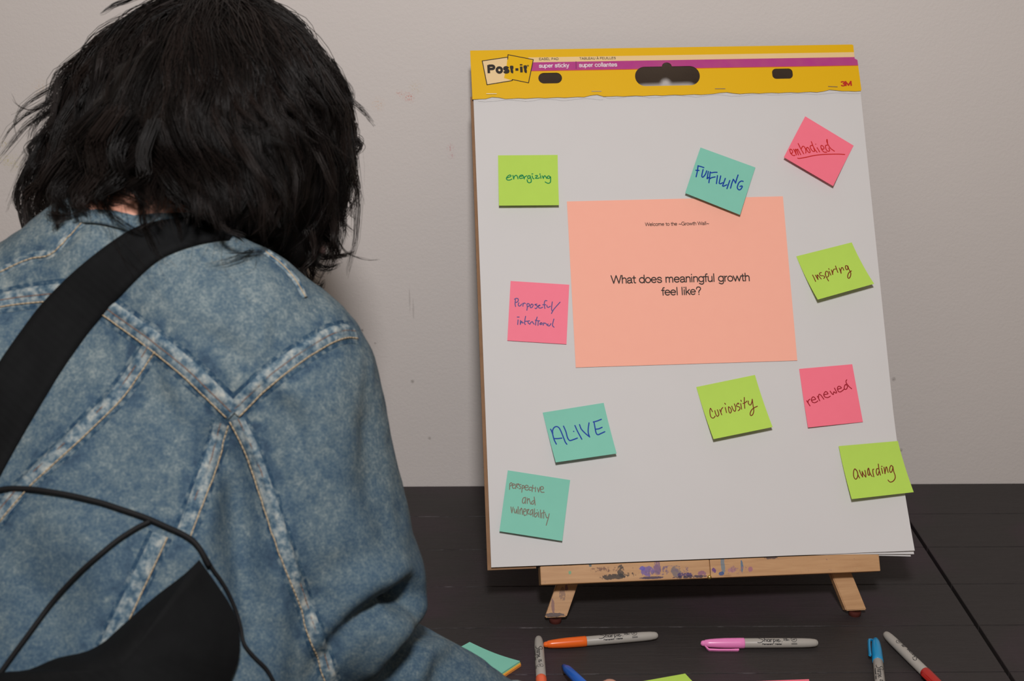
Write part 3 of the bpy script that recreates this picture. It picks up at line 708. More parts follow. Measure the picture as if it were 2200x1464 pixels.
note('sticky_note', [(1802, 959), (1929, 948), (1963, 1058), (1830, 1073)], 0.011, 0.0035, 'green', [
    [(370,400),(310,330),(265,390),(250,530),(270,660),(330,735),(390,690),(420,560),(390,420),(320,340)], [(390,420),(430,570),(490,690)], [(480,380),(540,530),(610,650)], [(610,650),(600,540),(590,430)], [(590,430),(650,550),(735,655)], [(735,655),(730,530),(700,390)],
    [(850,350),(840,300),(810,370),(810,480),(840,580),(880,560),(880,450),(850,310)], [(860,380),(920,540),(985,630)], [(1010,360),(1015,480),(1050,640)], [(1010,400),(1020,350),(1050,340)],
    [(1240,330),(1180,320),(1150,380),(1150,480),(1190,575),(1230,550),(1250,440)], [(1225,140),(1250,330),(1310,575)], [(1350,300),(1400,510)], [(1350,230),(1380,230)], [(1450,265),(1470,380),(1490,520)], [(1490,520),(1510,370),(1530,270),(1560,270),(1615,470)],
    [(1800,250),(1740,195),(1690,260),(1670,380),(1710,470),(1760,430),(1790,330),(1800,240)], [(1800,250),(1830,420),(1890,600),(1880,720),(1800,820),(1700,850),(1640,810),(1610,770)]],
    'brown', 0.0011, 'lime green sticky note reading awarding, hanging over the pad edge', 'sticky note', G_, org=(1820, 990), scl=18.333)
note('sticky_note', [(1166, 887), (1297, 866), (1325, 975), (1194, 994)], 0.011, 0.0008, 'teal', [
    [(205,515),(260,640),(320,860),(395,1015)], [(275,660),(270,560),(320,460),(400,425),(480,460),(550,580),(640,800),(700,950),(750,1020)], [(330,830),(450,830),(580,815)], [(640,410),(720,600),(770,790),(830,885),(900,890),(1105,815)],
    [(980,588)], [(1025,390),(1110,580),(1255,850)], [(1180,360),(1240,510),(1370,650),(1520,775)], [(1520,775),(1475,640),(1475,480),(1500,300)], [(1670,280),(1700,450),(1740,640),(1800,700),(1900,660),(2030,600)], [(1645,270),(1780,235),(1915,180)], [(1720,515),(1830,500),(1940,450)]],
    'blue', 0.00145, 'teal sticky note reading ALIVE in large blue capitals', 'sticky note', G_, org=(1170, 890), scl=15.714)
note('sticky_note', [(1091, 1011), (1225, 1032), (1208, 1163), (1073, 1142)], 0.0065, 0.0008, 'teal', [
    [(185,180),(180,330)], [(185,190),(220,155),(250,190),(190,250)], [(255,230),(310,220),(300,185),(265,190),(250,240),(270,300),(320,295)], [(345,200),(340,310)], [(345,200),(390,185),(425,195),(360,240),(400,290)],
    [(480,205),(440,215),(445,250),(475,270),(465,310),(430,310)], [(515,225),(500,405)], [(515,235),(555,230),(560,280),(510,310)], [(580,280),(650,280),(665,240),(620,220),(585,260),(590,330),(640,350),(680,330)],
    [(745,270),(700,280),(690,320),(710,355),(750,345)], [(790,220),(770,390)], [(745,285),(830,300)], [(860,270),(855,390)], [(910,290),(940,400)], [(940,400),(980,270)], [(1000,330),(1060,320),(1060,270),(1010,260),(990,320),(1010,400),(1085,405)],
    [(600,540),(540,560),(515,640),(530,690),(570,680),(600,600)], [(595,540),(595,700)], [(640,555),(645,700)], [(650,620),(690,570),(710,640),(735,715)], [(820,620),(770,650),(760,710),(800,715),(835,640)], [(825,530),(840,640),(850,740)],
    [(215,790),(240,945)], [(240,945),(275,795)], [(300,840),(310,930),(340,945),(370,850)], [(370,850),(375,960)], [(405,785),(410,970)], [(450,860),(455,980)], [(455,900),(490,820),(510,880),(515,990)], [(540,920),(600,900),(590,840),(555,860),(545,950),(570,1015),(605,1000)],
    [(635,860),(635,1000)], [(635,870),(690,855),(650,930),(690,985)], [(790,860),(740,880),(715,960),(740,1000),(780,930),(790,860)], [(790,860),(795,1040)], [(835,840),(835,1030),(870,1050),(910,980),(890,940),(845,980)], [(935,920),(940,1055)], [(905,870)],
    [(990,870),(985,1075)], [(1020,950),(1025,1080)], [(1075,880),(1075,1085)], [(1030,950),(1110,935)], [(1120,970),(1150,1070),(1190,1070)], [(1220,970),(1190,1100),(1140,1270)]],
    'grey', 0.00105, 'teal sticky note reading perspective and vulnerability, lowest on the pad', 'sticky note', G_, org=(1080, 1025), scl=12.2)

# ================================================================== EASEL
t = NT('easel_wood'); t.set(0.5, 0.3)
gr = t.noise(t.mapped((14, 150, 90)), 1.0, 5, 0.6, 0.6)
colr = t.mix(gr, lin(164, 120, 82), lin(212, 170, 126))
xy = t.sep(t.obj())
def paint(colr, cx, cy, rx, ry, col, thr, ns=130, off=0.0):
    mm = t.mapped((1/rx, 1/ry, 0.0), (-cx/rx, -cy/ry, 0))
    d = t.n('ShaderNodeVectorMath', operation='LENGTH'); t.l(mm, d.inputs[0])
    fall = t.ramp(d.outputs['Value'], [(0.0, 1.0), (0.55, 0.85), (1.0, 0.0)])
    nz = t.noise(t.mapped((1, 0.7, 1), (off, off, off)), ns, 6, 0.75)
    m = t.ramp(t.math('ADD', t.math('MULTIPLY', fall, 0.40), t.math('MULTIPLY', nz, 0.85)), [(thr+0.085, 0.0), (thr+0.14, 0.88)])
    return t.mix(m, colr, col)
def lpx(x, y): return padpx(x, y, 0.001)
for (x, y, rx, ry, col, thr, off) in [(1318, 1240, 40, 9, lin(40, 38, 40), .60, 0), (1333, 1228, 12, 20, lin(45, 45, 48), .62, .3), (1392, 1228, 22, 16, lin(112, 92, 158), .60, .6), (1380, 1222, 9, 7, lin(95, 88, 180), .55, 1.5),
                                      (1412, 1222, 12, 26, lin(120, 90, 130), .62, .9), (1452, 1228, 16, 20, lin(118, 108, 112), .60, 1.2), (1470, 1236, 26, 8, lin(60, 45, 110), .62, 1.8), (1400, 1242, 40, 4, lin(50, 42, 80), .58, 2.0),
                                      (1224, 1231, 4, 5, lin(110, 165, 130), .50, 2.2), (1268, 1214, 5, 7, lin(80, 100, 105), .58, 2.5), (1508, 1232, 16, 8, lin(140, 95, 120), .62, 2.7), (1534, 1226, 7, 8, lin(90, 50, 130), .58, 3.0),
                                      (1553, 1214, 6, 28, lin(110, 128, 140), .55, 3.2), (1550, 1233, 8, 6, lin(35, 80, 140), .54, 3.4), (1594, 1218, 4, 18, lin(70, 110, 140), .55, 3.6), (1612, 1224, 7, 9, lin(160, 105, 125), .56, 3.8),
                                      (1655, 1198, 22, 6, lin(70, 62, 68), .58, 4.0), (1230, 1213, 30, 4, lin(80, 66, 66), .62, 4.2), (1572, 1226, 12, 8, lin(175, 125, 130), .62, 4.4), (1190, 1322, 26, 6, lin(72, 66, 74), .50, 4.7), (1187, 1302, 4, 20, lin(134, 100, 96), .46, 5.0), (1207, 1278, 10, 22, lin(140, 108, 90), .60, 5.2), (1216, 1264, 5, 10, lin(120, 84, 100), .56, 5.4),
                                      (1300, 1224, 60, 10, lin(120, 84, 70), .70, 5.7), (1345, 1236, 40, 8, lin(52, 46, 44), .66, 6.0), (1430, 1226, 90, 16, lin(112, 92, 120), .71, 6.3), (1580, 1226, 50, 16, lin(150, 110, 120), .71, 6.6), (1482, 1240, 60, 5, lin(48, 40, 70), .62, 6.9)]:
    c = lpx(x, y) if y < 1250 else padpx(x, y, -0.035); colr = paint(colr, float(c[0]), float(c[1]), rx*0.00057, ry*0.00057, col, thr, 260, off)
knot = t.ramp(t.noise(t.mapped((7, 220, 90), (1, 2, 3)), 1.0, 3, 0.5, 1.0), [(0.62, 0.0), (0.68, 0.55)])
inr = t.ramp(t.math('SUBTRACT', xy[0], 0.20), [(0.0, 0.0), (0.02, 1.0), (0.085, 1.0), (0.09, 0.0)])
colr = t.mix(t.math('MULTIPLY', knot, inr), colr, lin(110, 66, 38))
t.color(colr); t.bump(gr, 0.25, 0.0006)
EWOOD = t.m
RUB = plain('brown_rubber', lin(84, 40, 34), 0.6, 0.3)
BRASS = plain('brass', lin(220, 190, 120), 0.25, 0.5, 0.9)
easel = empty('tabletop_easel', matrix=PM)
tag(easel, 'small wooden tabletop easel splashed with paint, holding the easel pad', 'easel')
ut0, ut1 = lpx(1160, 1213)[0], lpx(1888, 1188)[0]; usp = lpx(1525.5, 1220)[0]
vb = lpx(1160, 1250)[1]; vbr = lpx(1888, 1227)[1]
for a, b in ((ut0, usp-0.0002), (usp+0.0002, ut1)):
    bm = bmesh.new(); box(bm, (a, min(vb, vbr)-0.0005, -0.030), (b, -0.0012, 0.0012), 0.0012); bm_obj('ledge', bm, EWOOD, easel, matrix=PM)
hc = lpx(1525, 1240)
bm = bmesh.new(); box(bm, (hc[0]-0.013, vb-0.0025, -0.012), (hc[0]+0.013, vb-0.0008, 0.0005), 0.0003)
bmesh.ops.create_uvsphere(bm, u_segments=16, v_segments=10, radius=0.0028, matrix=Matrix.Translation((hc[0]-0.0005, vb-0.003, 0.001)))
bm_obj('hinge', bm, BRASS, easel, matrix=PM)
def foot_local(px, py, z):
    P = hit(px, py, z)-PB; return np.array([P@PU, P@PV, P@PN])
legw = 0.0122
tops = []
for (bx, by, tx, ty) in ((1194, 1327, 1222, 1246), (1840, 1312, 1810, 1238)):
    f = foot_local(bx, by, 0.009); wz = f[2]
    # the leg lies in a plane parallel to the pad, behind the ledge
    d = ray(tx, ty); tt = ((PB+PN*wz-CP)@PN)/(d@PN); P = CP+tt*d-PB; tp = np.array([P@PU, P@PV])
    dr = unit(tp-f[:2]); ln = 0.56/dr[1]; e = f[:2]+dr*ln
    hw = legw/abs(dr[1])
    bm = bmesh.new(); prism(bm, [(f[0]-hw, f[1]), (f[0]+hw, f[1]), (e[0]+hw, e[1]), (e[0]-hw, e[1])], wz-0.013, wz)
    bmesh.ops.bevel(bm, geom=list(bm.edges), offset=0.0012, segments=2, affect='EDGES')
    lg = bm_obj('front_leg', bm, EWOOD, easel, matrix=PM)
    fw = pad3(f[0], f[1], wz-0.006)
    V, F = lathe([(0.0, 0.0068), (0.001, 0.0075), (0.009, 0.0075), (0.0125, 0.0065)], 20)
    hgt_ = fw[2]-TZ
    mesh_obj('rubber_foot', [(fw[0]+y, fw[1]+z, TZ+x*min(1.0, (hgt_+0.002)/0.0125)) for x, y, z in V], F, RUB, lg, True)
    tops.append((e, wz))
tc = 0.5*(tops[0][0]+tops[1][0]); wz = 0.5*(tops[0][1]+tops[1][1])
bm = bmesh.new(); box(bm, (tops[0][0][0]-0.02, tc[1]-0.02, wz-0.013), (tops[1][0][0]+0.02, tc[1]+0.012, wz-0.001), 0.001)
bm_obj('crossbar', bm, EWOOD, easel, matrix=PM)
bm = bmesh.new(); box(bm, (0.03, 0.12, wz-0.013), (0.48, 0.145, wz-0.001), 0.001)
bm_obj('crossbar', bm, EWOOD, easel, matrix=PM)
a = pad3(tc[0], tc[1]-0.02, wz-0.016); b = np.array([a[0], -0.035, TZ+0.001])
V, F = tube([a, b], 0.009, 4); lg = mesh_obj('rear_leg', V, F, EWOOD, easel)

# ================================================================== MARKERS
GREYB = plain('grey_barrel', lin(168, 164, 158), 0.4, 0.35, var=0.02)
PRINT = plain('marker_print', lin(26, 26, 32), 0.5, 0.2)
SCRIPT = [[(0,-.6),(1.5,-.9),(4,-.6),(6.5,.8),(7,2),(5.5,3.2),(3,4.6),(2.3,6),(4,7.2),(7,7)], [(8.6,6.5),(8.5,3),(8.4,0)], [(8.4,2),(9.5,3.4),(10.6,3),(10.6,0)],
          [(14,3),(12.5,3.5),(11.7,1.6),(12.5,.2),(14,1),(14.3,3.3)], [(14.3,3.3),(14.4,0)], [(15.6,3.4),(15.6,0)], [(15.6,2),(16.5,3.3),(17.5,3.2)], [(18.7,3.4),(18.6,-2)],
          [(18.6,2.6),(20,3.5),(21.2,2),(20,.2),(18.7,.6)], [(22.4,3.2),(22.4,.1)], [(23.6,1.7),(25.4,1.9),(25,3.3),(23.8,2.8),(23.5,1),(24.6,0),(26.4,.8),(27,1.2)], [(28.5,.1)]]
RB = 0.0057
def barrel_print(o, x0, roll, sgn, wrap_mat):
    """script, small print and seal wrapped round the barrel; sgn flips reading direction"""
    A = Acc()
    def wrap(V): # V mm
        out = []
        for x, y in V:
            ang = roll+sgn*y*0.001/RB; r = RB+0.00012
            out.append((x0+sgn*x*0.001, -r*math.cos(ang), r*math.sin(ang)))
        return out
    for s in SCRIPT:
        P = catmull(s, 6) if len(s) > 1 else np.array([s[0], (s[0][0]+.1, s[0][1])])
        V, F = ribbon2d(P, 0.75); A.add(wrap(V), F)
    def txt(body, xa, xb, y, bold=0.13, hs=1.0):
        V, F = text2d(body, bold); sc = (xb-xa)/(V[:, 0].max()-V[:, 0].min()); m0 = V[:, 0].min()
        A.add(wrap([(xa+(x-m0)*sc, y+yy*sc*hs) for x, yy, _z in V]), F)
    txt('Permanent', 5.3, 17.8, -3.4, 0.15, 0.9); txt('Marker', 20.5, 28.4, -3.4, 0.15, 0.9)
    txt('FINE', 30.7, 35.5, 3.4, 0.15); txt('POINT', 30.7, 37.8, 1.2, 0.15)
    ring = [(42.8+3.3*math.cos(a), 3.3+3.3*math.sin(a)) for a in np.linspace(0, 2*math.pi, 28)]
    V, F = ribbon2d(np.array(ring), 0.5); A.add(wrap(V), F)
    txt('AP', 40.8, 44.8, 1.9, 0.12)
    for yy in (-1.9, -3.0):
        xx = 39.6
        while xx < 46.2:
            V, F = ribbon2d(np.array([(xx, yy), (xx+0.5, yy+0.35)]), 0.45); A.add(wrap(V), F); xx += 0.85
    return mesh_obj('printing', A.V, A.F, wrap_mat, o, False, o.matrix_world)
CAPL = 0.051; ML = 0.137
def marker(tip_px, along_px, capcol, label, roll, sgn, clip=None, cap_first=True, r=0.0062, print_=True):
    """lying marker; local x runs from the cap tip to the barrel end"""
    a = hit(*tip_px, r); b = hit(*along_px, r); d = unit(b-a)
    if not cap_first: a = a+d*ML; d = -d
    zx = np.array([0, 0, 1.0]); yy = np.cross(zx, d)
    MM = Matrix.Identity(4)
    for i in range(3): MM[i][0] = d[i]; MM[i][1] = yy[i]; MM[i][2] = zx[i]; MM[i][3] = a[i]
    root = empty('marker', matrix=MM)
    tag(root, label, 'marker', 'felt-tip markers on the table')
    capm = plain('cap_'+label.split()[0], capcol, 0.28, 0.5, var=0.02)
    V, F = lathe([(CAPL-0.0005, 0.0040), (CAPL-0.0004, RB-0.0002), (CAPL, RB), (0.09, RB), (0.118, RB-0.0002), (0.128, 0.0051), (0.1335, 0.0044), (0.136, 0.0036), (0.137, 0.002)], 40)
    br = mesh_obj('barrel', V, F, GREYB, root, True, MM)
    V, F = lathe([(0.0, 0.0016), (0.0006, 0.0027), (0.002, 0.0033), (0.0042, 0.0035), (0.0052, 0.0042), (0.010, 0.0049), (0.018, 0.0055), (0.028, 0.0060), (0.045, r), (CAPL-0.001, r), (CAPL-0.0002, r-0.0003), (CAPL-0.0003, 0.005)], 40)
    cp = mesh_obj('cap', V, F, capm, root, True, MM)
    if clip is not None:
        P = []
        for x, q, wd, th in ((0.004, 0.0028, .0010, .0010), (0.0062, 0.0062, .0013, .0012), (0.0085, 0.0086, .0014, .0011), (0.02, 0.0092, .0014, .0010), (0.034, 0.0093, .0014, .0010), (0.0425, 0.0092, .0014, .0012), (0.0435, 0.0088, .0011, .0009)):
            P.append((x, q, wd, th))
        V = []; F = []; ca, sa = math.cos(clip), math.sin(clip)
        for x, q, wd, th in P:
            for s1, s2 in ((-1, -1), (1, -1), (1, 1), (-1, 1)):
                rr = q+s2*th; tt_ = s1*wd; V.append((x, -rr*ca-tt_*sa, rr*sa-tt_*ca))
        for i in range(len(P)-1):
            for k in range(4): F.append((i*4+k, i*4+(k+1) % 4, (i+1)*4+(k+1) % 4, (i+1)*4+k))
        F.append((3, 2, 1, 0)); n4 = (len(P)-1)*4; F.append((n4, n4+1, n4+2, n4+3))
        mesh_obj('clip', V, F, capm, cp, False, MM)
    if print_: barrel_print(br, *( (CAPL+0.0145, roll, 1) if sgn > 0 else (CAPL+0.0145+0.046, roll, -1)), PRINT)
    return root
marker((1168, 1386), (1410, 1366), lin(238, 104, 32), 'orange-capped felt marker lying across in front of the left easel leg', 0.98, 1)
marker((1506, 1383), (1757, 1382), lin(238, 136, 198), 'pink-capped felt marker with its clip facing front', 0.78, 1, clip=-0.50)
marker((1157, 1371), (1161.5, 1441), lin(236, 104, 66), 'coral-capped felt marker lying end-on beside the orange-capped one', 2.2, -1, cap_first=False)
marker((1881, 1374), (1891, 1470), lin(20, 148, 205), 'sky-blue-capped felt marker at the right', 1.15, 1, clip=0.35)
marker((1902, 1362), (1974, 1432), lin(176, 34, 28), 'red-capped felt marker lying furthest right', 0.85, 1, clip=2.75, cap_first=False)

# ================================================================== STICKY NOTE PADS ON THE TABLE
def note_pad(pts, z1, mats, label, wave=0.0, layers=None):
    """pts: photo points of the top sheet's corners (back, right, front, left)"""
    c = hit(*pts[0], 0)
    root = empty('sticky_note_pad', (c[0], c[1], TZ)); tag(root, label, 'sticky note pad', 'sticky note pads on the table')
    n = 10
    for (nm, mat, za, zb, du, dv) in layers:
        Q = [hit(*p, z1) for p in pts]
        V = []; F = []
        for z in (zb, za):
            for j in range(n+1):
                for i in range(n+1):
                    s, q = i/n, j/n
                    P = (1-s)*(1-q)*Q[0]+s*(1-q)*Q[1]+s*q*Q[2]+(1-s)*q*Q[3]
                    wv = wave*math.sin(math.pi*s)*(1-0.5*q)*(zb/z1)
                    V.append((P[0]+du, P[1]+dv, TZ+z+(wv if z == zb else wv*0.9*(za/zb if zb else 0))))
        m = (n+1)**2
        for j in range(n):
            for i in range(n):
                a = j*(n+1)+i; F.append((a, a+n+1, a+n+2, a+1)); F.append((m+a, m+a+1, m+a+n+2, m+a+n+1))
        ring = list(range(n+1))+[j*(n+1)+n for j in range(1, n+1)]+[n*(n+1)+i for i in range(n-1, -1, -1)]+[j*(n+1) for j in range(n-1, 0, -1)]
        for a, b in zip(ring, ring[1:]+ring[:1]): F.append((a, b, m+b, m+a))
        mesh_obj(nm, V, F, NOTE_MATS[mat], root)
note_pad([(1009, 1380), (1117, 1421), (1020, 1485), (905, 1437)], 0.0065, None, 'teal-topped stack of sticky notes beside the denim sleeve',
         layers=[('orange_sheets', 'orange', 0.0002, 0.003, 0.0013, -0.001), ('yellow_sheets', 'yellow', 0.003, 0.0042, 0.0008, 0), ('teal_sheets', 'teal', 0.0042, 0.0065, 0, 0)], wave=-0.0022)
note_pad([(1472, 1448), (1502, 1480), (1402, 1505), (1372, 1466)], 0.006, None, 'lime green sticky note pad at the front edge of the picture',
         layers=[('green_sheets', 'green', 0.0002, 0.006, 0, 0)])
note_pad([(1610, 1465), (1738, 1460), (1752, 1548), (1622, 1554)], 0.006, None, 'pink sticky note pad at the front edge, right of the green pad',
         layers=[('pink_sheets', 'hotpink', 0.0002, 0.006, 0, 0)])
#PERSON
# ================================================================== PERSON
def tab(x, y, z): return np.array([x, y, z+TZ])
def unitv(v): return v/np.linalg.norm(v)
NK = at(285, 480, 1.14); SR = at(610, 842, 1.19); SL = at(-95, 815, 1.17); TR_ = at(486, 722, 1.165)
EL = at(692, 1256, 1.21); WR = tab(0.032, -0.722, 0.046)
ELL = tab(-0.70, -0.80, 0.21); WRL = tab(-0.70, -0.62, 0.05)
HP = tab(-0.40, -1.01, 0.16)
aX = unitv(SR-SL); bX = HP-NK; bX = unitv(bX-aX*(bX@aX)); nX = np.cross(aX, bX)
if nX @ (CP-NK) < 0: nX = -nX
HC = at(435, 310, 1.265)                                  # head centre
NC = NK-nX*0.055
hU = unitv(HC-NC); hF = np.array([0.40, 0.72, -0.57]); hF = unitv(hF-hU*(hF@hU)); hS = np.cross(hU, hF)
SKIN = NT('skin'); SKIN.set(0.5, 0.35); SKIN.color(SKIN.mix(SKIN.noise(SKIN.obj(), 60, 3), lin(196, 140, 118), lin(214, 158, 136)))
SKIN.b.inputs['Subsurface Weight'].default_value = 0.08; SKIN.b.inputs['Subsurface Radius'].default_value = (0.01, 0.004, 0.002)
SKIN.bump(SKIN.noise(SKIN.obj(), 900, 2), 0.15, 0.0003); SKIN = SKIN.m
# ---- body: one continuous surface (head, neck, trunk, arms, hands, legs)
B = Field((-0.92, -1.25, 0.0), (0.20, -0.40, 1.66), 0.0045)
B.ell(HC, [hS, hU, hF], [0.076, 0.108, 0.094], 0.01)
B.ell(HC-hU*0.055+hF*0.035, [hS, hU, hF], [0.058, 0.062, 0.062], 0.03)          # jaw
B.cap(HC-hU*0.105+hF*0.062, HC-hU*0.100+hF*0.070, 0.016, 0.016, 0.02)            # chin
B.cap(HC+hU*0.004+hF*0.088, HC-hU*0.034+hF*0.108, 0.008, 0.012, 0.012)           # nose
for sg in (-1, 1):
    B.cap(HC+hS*sg*0.074-hU*0.002, HC+hS*sg*0.079-hU*0.03, 0.012, 0.008, 0.008)  # ears
    B.ell(HC+hS*sg*0.032+hF*0.084+hU*0.004, [hS, hU, hF], [0.016, 0.012, 0.012], 0.008, sub=True)
    B.cap(HC+hS*sg*0.016+hF*0.090+hU*0.022, HC+hS*sg*0.048+hF*0.080+hU*0.020, 0.008, 0.006, 0.012)
B.cap(HC-hU*0.062+hF*0.089-hS*0.018, HC-hU*0.062+hF*0.089+hS*0.018, 0.007, 0.007, 0.006)
B.cap(HC-hU*0.06-hF*0.02, NC, 0.052, 0.056, 0.03)
mid = 0.5*(SR+SL)
B.ell(NK+bX*0.16-nX*0.10, [aX, bX, nX], [0.155, 0.16, 0.085], 0.05)
B.ell(NK+bX*0.34-nX*0.105, [aX, bX, nX], [0.135, 0.17, 0.09], 0.05)
B.ell(HP-nX*0.10, [aX, bX, nX], [0.150, 0.13, 0.10], 0.05)
for s_, e_, w_ in ((SR, EL+np.array([0.004, -0.004, -0.045]), WR), (SL, ELL, WRL)):
    B.cap(NC, s_, 0.055, 0.055, 0.04); B.cap(s_, e_, 0.050, 0.040, 0.03); B.cap(e_, w_, 0.040, 0.027, 0.02)
# right hand round the pen
PT_ = hit(1209, 1430, 0.006); PD = unitv(hit(1263, 1482, 0.032)-PT_)
def fing(P, R): B.chain([np.asarray(p) for p in P], R, 0.008)
iM, mM, rM, pM = tab(0.103, -0.668, 0.070), tab(0.121, -0.682, 0.060), tab(0.126, -0.697, 0.046), tab(0.120, -0.708, 0.031)
for m_ in (iM, mM, rM, pM): B.cap(WR, m_, 0.021, 0.0115, 0.012)
fing([iM, hit(1311, 1481, 0.056), hit(1284, 1487, 0.046), hit(1261, 1482, 0.034)], [0.0105, 0.0092, 0.0084, 0.0072])
fing([mM, tab(0.130, -0.640, 0.046), tab(0.118, -0.618, 0.030), PT_+PD*0.052+np.array([0.012, -0.003, -0.012])], [0.0105, 0.0092, 0.0084, 0.0072])
fing([rM, tab(0.140, -0.658, 0.032), tab(0.126, -0.640, 0.019), tab(0.106, -0.638, 0.014)], [0.010, 0.0088, 0.008, 0.007])
fing([pM, tab(0.140, -0.676, 0.021), tab(0.127, -0.662, 0.012), tab(0.110, -0.660, 0.009)], [0.009, 0.008, 0.0072, 0.0064])
fing([WR+np.array([0.012, 0.012, 0.004]), tab(0.060, -0.648, 0.052), tab(0.066, -0.622, 0.046), hit(1222, 1490, 0.026)], [0.016, 0.0115, 0.010, 0.008])
# left hand resting on the table
for k, (dx, ln, r_) in enumerate(((-0.030, 0.066, .0078), (-0.010, 0.078, .0088), (0.011, 0.083, .009), (0.031, 0.076, .0088))):
    m_ = WRL+np.array([dx, 0.078, -0.030]); B.cap(WRL, m_, 0.022, 0.012, 0.012)
    fing([m_, m_+np.array([dx*0.25, ln*0.5, 0.004]), m_+np.array([dx*0.35, ln*0.8, -0.004]), m_+np.array([dx*0.4, ln, -0.010])], [r_+.001, r_, r_-.0006, r_-.0014])
fing([WRL+np.array([0.02, 0.01, -0.008]), WRL+np.array([0.048, 0.040, -0.030]), WRL+np.array([0.062, 0.070, -0.040])], [0.015, 0.0105, 0.008])
LEGS = []
for sg in (-1, 1):
    hip = HP-nX*0.10+aX*sg*0.082+np.array([0, 0, -0.03]); kn = np.array([hip[0]+sg*0.02, -0.965, 0.47]); an = np.array([hip[0]+sg*0.03, -1.06, 0.085])
    LEGS.append((hip, kn, an)); B.cap(hip, kn, 0.078, 0.050, 0.03); B.cap(kn, an, 0.050, 0.034, 0.02); B.cap(an+[0, -0.02, -0.035], an+[0, 0.12, -0.055], 0.036, 0.028, 0.03)
V, Q = B.mesh(3)
BODYBV = BVHTree.FromPolygons(V.tolist(), Q.tolist())
person = mesh_obj('person', V, Q, SKIN, None, True)
tag(person, 'dark-haired person in a faded denim jacket leaning over the table, seen from behind', 'person')
EYE = plain('eye_white', (0.8, 0.78, 0.75), 0.2, 0.5); DK = plain('dark_brown', (0.02, 0.013, 0.01), 0.4, 0.4)
for sg in (-1, 1):
    bm = bmesh.new(); bmesh.ops.create_uvsphere(bm, u_segments=20, v_segments=12, radius=0.0115, matrix=Matrix.Translation(Vector(HC+hS*sg*0.032+hF*0.079+hU*0.004)))
    ey = bm_obj('eye', bm, EYE, person, True)
    bm = bmesh.new(); bmesh.ops.create_uvsphere(bm, u_segments=16, v_segments=10, radius=0.0055, matrix=Matrix.Translation(Vector(HC+hS*sg*0.032+hF*0.0855+hU*0.003)))
    bm_obj('iris', bm, DK, ey, True)
    V, F = tube([HC+hS*sg*(0.014+0.036*q)+hF*(0.101-0.014*q)+hU*(0.026+0.006*math.sin(q*2.6)) for q in np.linspace(0, 1, 8)], 0.003, 6)
    mesh_obj('eyebrow', V, F, DK, person, True)
LIP = plain('lip', lin(176, 100, 92), 0.4, 0.4)
V, F = tube([HC-hU*(0.0605+0.003*abs(q))+hS*0.021*q+hF*(0.0955-0.006*q*q) for q in np.linspace(-1, 1, 11)], [0.0016+0.0034*(1-abs(q)) for q in np.linspace(-1, 1, 11)], 8)
mesh_obj('mouth', V, F, LIP, person, True)
# trousers and shoes
TRM = plain('dark_trousers', (0.02, 0.021, 0.026), 0.8, 0.1, bump=0.2, bscale=900)
Tf = Field((-0.85, -1.3, 0.03), (-0.2, -0.75, 1.02), 0.007)
Tf.ell(HP-nX*0.10, [aX, bX, nX], [0.172, 0.14, 0.122], 0.05)
for hip, kn, an in LEGS: Tf.cap(hip, kn, 0.102, 0.068, 0.05); Tf.cap(kn, an+[0, 0, 0.02], 0.068, 0.058, 0.02)
V, Q = Tf.mesh(2); V += vnormals(V, Q)*(vnoise(V, 14)*0.005)[:, None]; mesh_obj('trousers', V, Q, TRM, person, True)
SHM = plain('black_shoe', (0.015, 0.015, 0.016), 0.5, 0.3)
for hip, kn, an in LEGS:
    Sf = Field(an-[0.09, 0.12, 0.1], an+[0.09, 0.24, 0.06], 0.005); Sf.cap(an+[0, -0.025, -0.035], an+[0, 0.13, -0.05], 0.047, 0.042, 0.03); Sf.cap(an+[0, -0.01, 0.0], an+[0, -0.01, -0.04], 0.042, 0.046, 0.02); Sf.plane_above(0.002)
    V, Q = Sf.mesh(1); mesh_obj('shoe', V, Q, SHM, person, True)

# ---- denim jacket
J = Field((-0.90, -1.22, TZ-0.06), (0.10, -0.52, TZ+0.68), 0.0050)
J.ell(NK+bX*0.13-nX*0.098, [aX, bX, nX], [0.175, 0.150, 0.105], 0.05)
J.ell(NK+bX*0.27-nX*0.108, [aX, bX, nX], [0.172, 0.17, 0.118], 0.05)
J.ell(NK+bX*0.43-nX*0.118, [aX, bX, nX], [0.176, 0.15, 0.126], 0.05)
J.cap(NK-nX*0.072+bX*0.030, TR_, 0.070, 0.069, 0.04); J.cap(TR_, SR, 0.069, 0.075, 0.04); J.cap(at(200, 556, 1.168), at(345, 572, 1.152), 0.040, 0.042, 0.05); J.cap(at(30, 660, 1.19), at(200, 560, 1.175), 0.050, 0.040, 0.05); J.cap(NK-nX*0.080+bX*0.060, SL+bX*0.012, 0.056, 0.074, 0.04)
J.cap(SR, EL, 0.077, 0.095, 0.045); J.cap(EL+np.array([0.010, 0.0, -0.062]), WR-unitv(WR-EL)*0.012, 0.064, 0.041, 0.008)
J.cap(SL, ELL, 0.080, 0.074, 0.045); J.cap(ELL, WRL-unitv(WRL-ELL)*0.012, 0.066, 0.043, 0.03)
V, Q = J.mesh(3)
_bv = BVHTree.FromPolygons(V.tolist(), Q.tolist())
def cast(px, py, bv=None):
    d = ray(px, py); h = (bv or _bv).ray_cast(Vector(CP), Vector(d)); return (None, None) if h[0] is None else (np.array(h[0]), np.array(h[1]))
def on(path, n=6):
    P = catmull(path, n); out = []
    for p in P:
        h, _ = cast(*p)
        if h is not None: out.append(h)
    return np.array(out)
Nn = vnormals(V, Q)
disp = 0.0045*vnoise(V, 11)+0.0025*vnoise(V+5, 26)+0.0010*vnoise(V+9, 70)
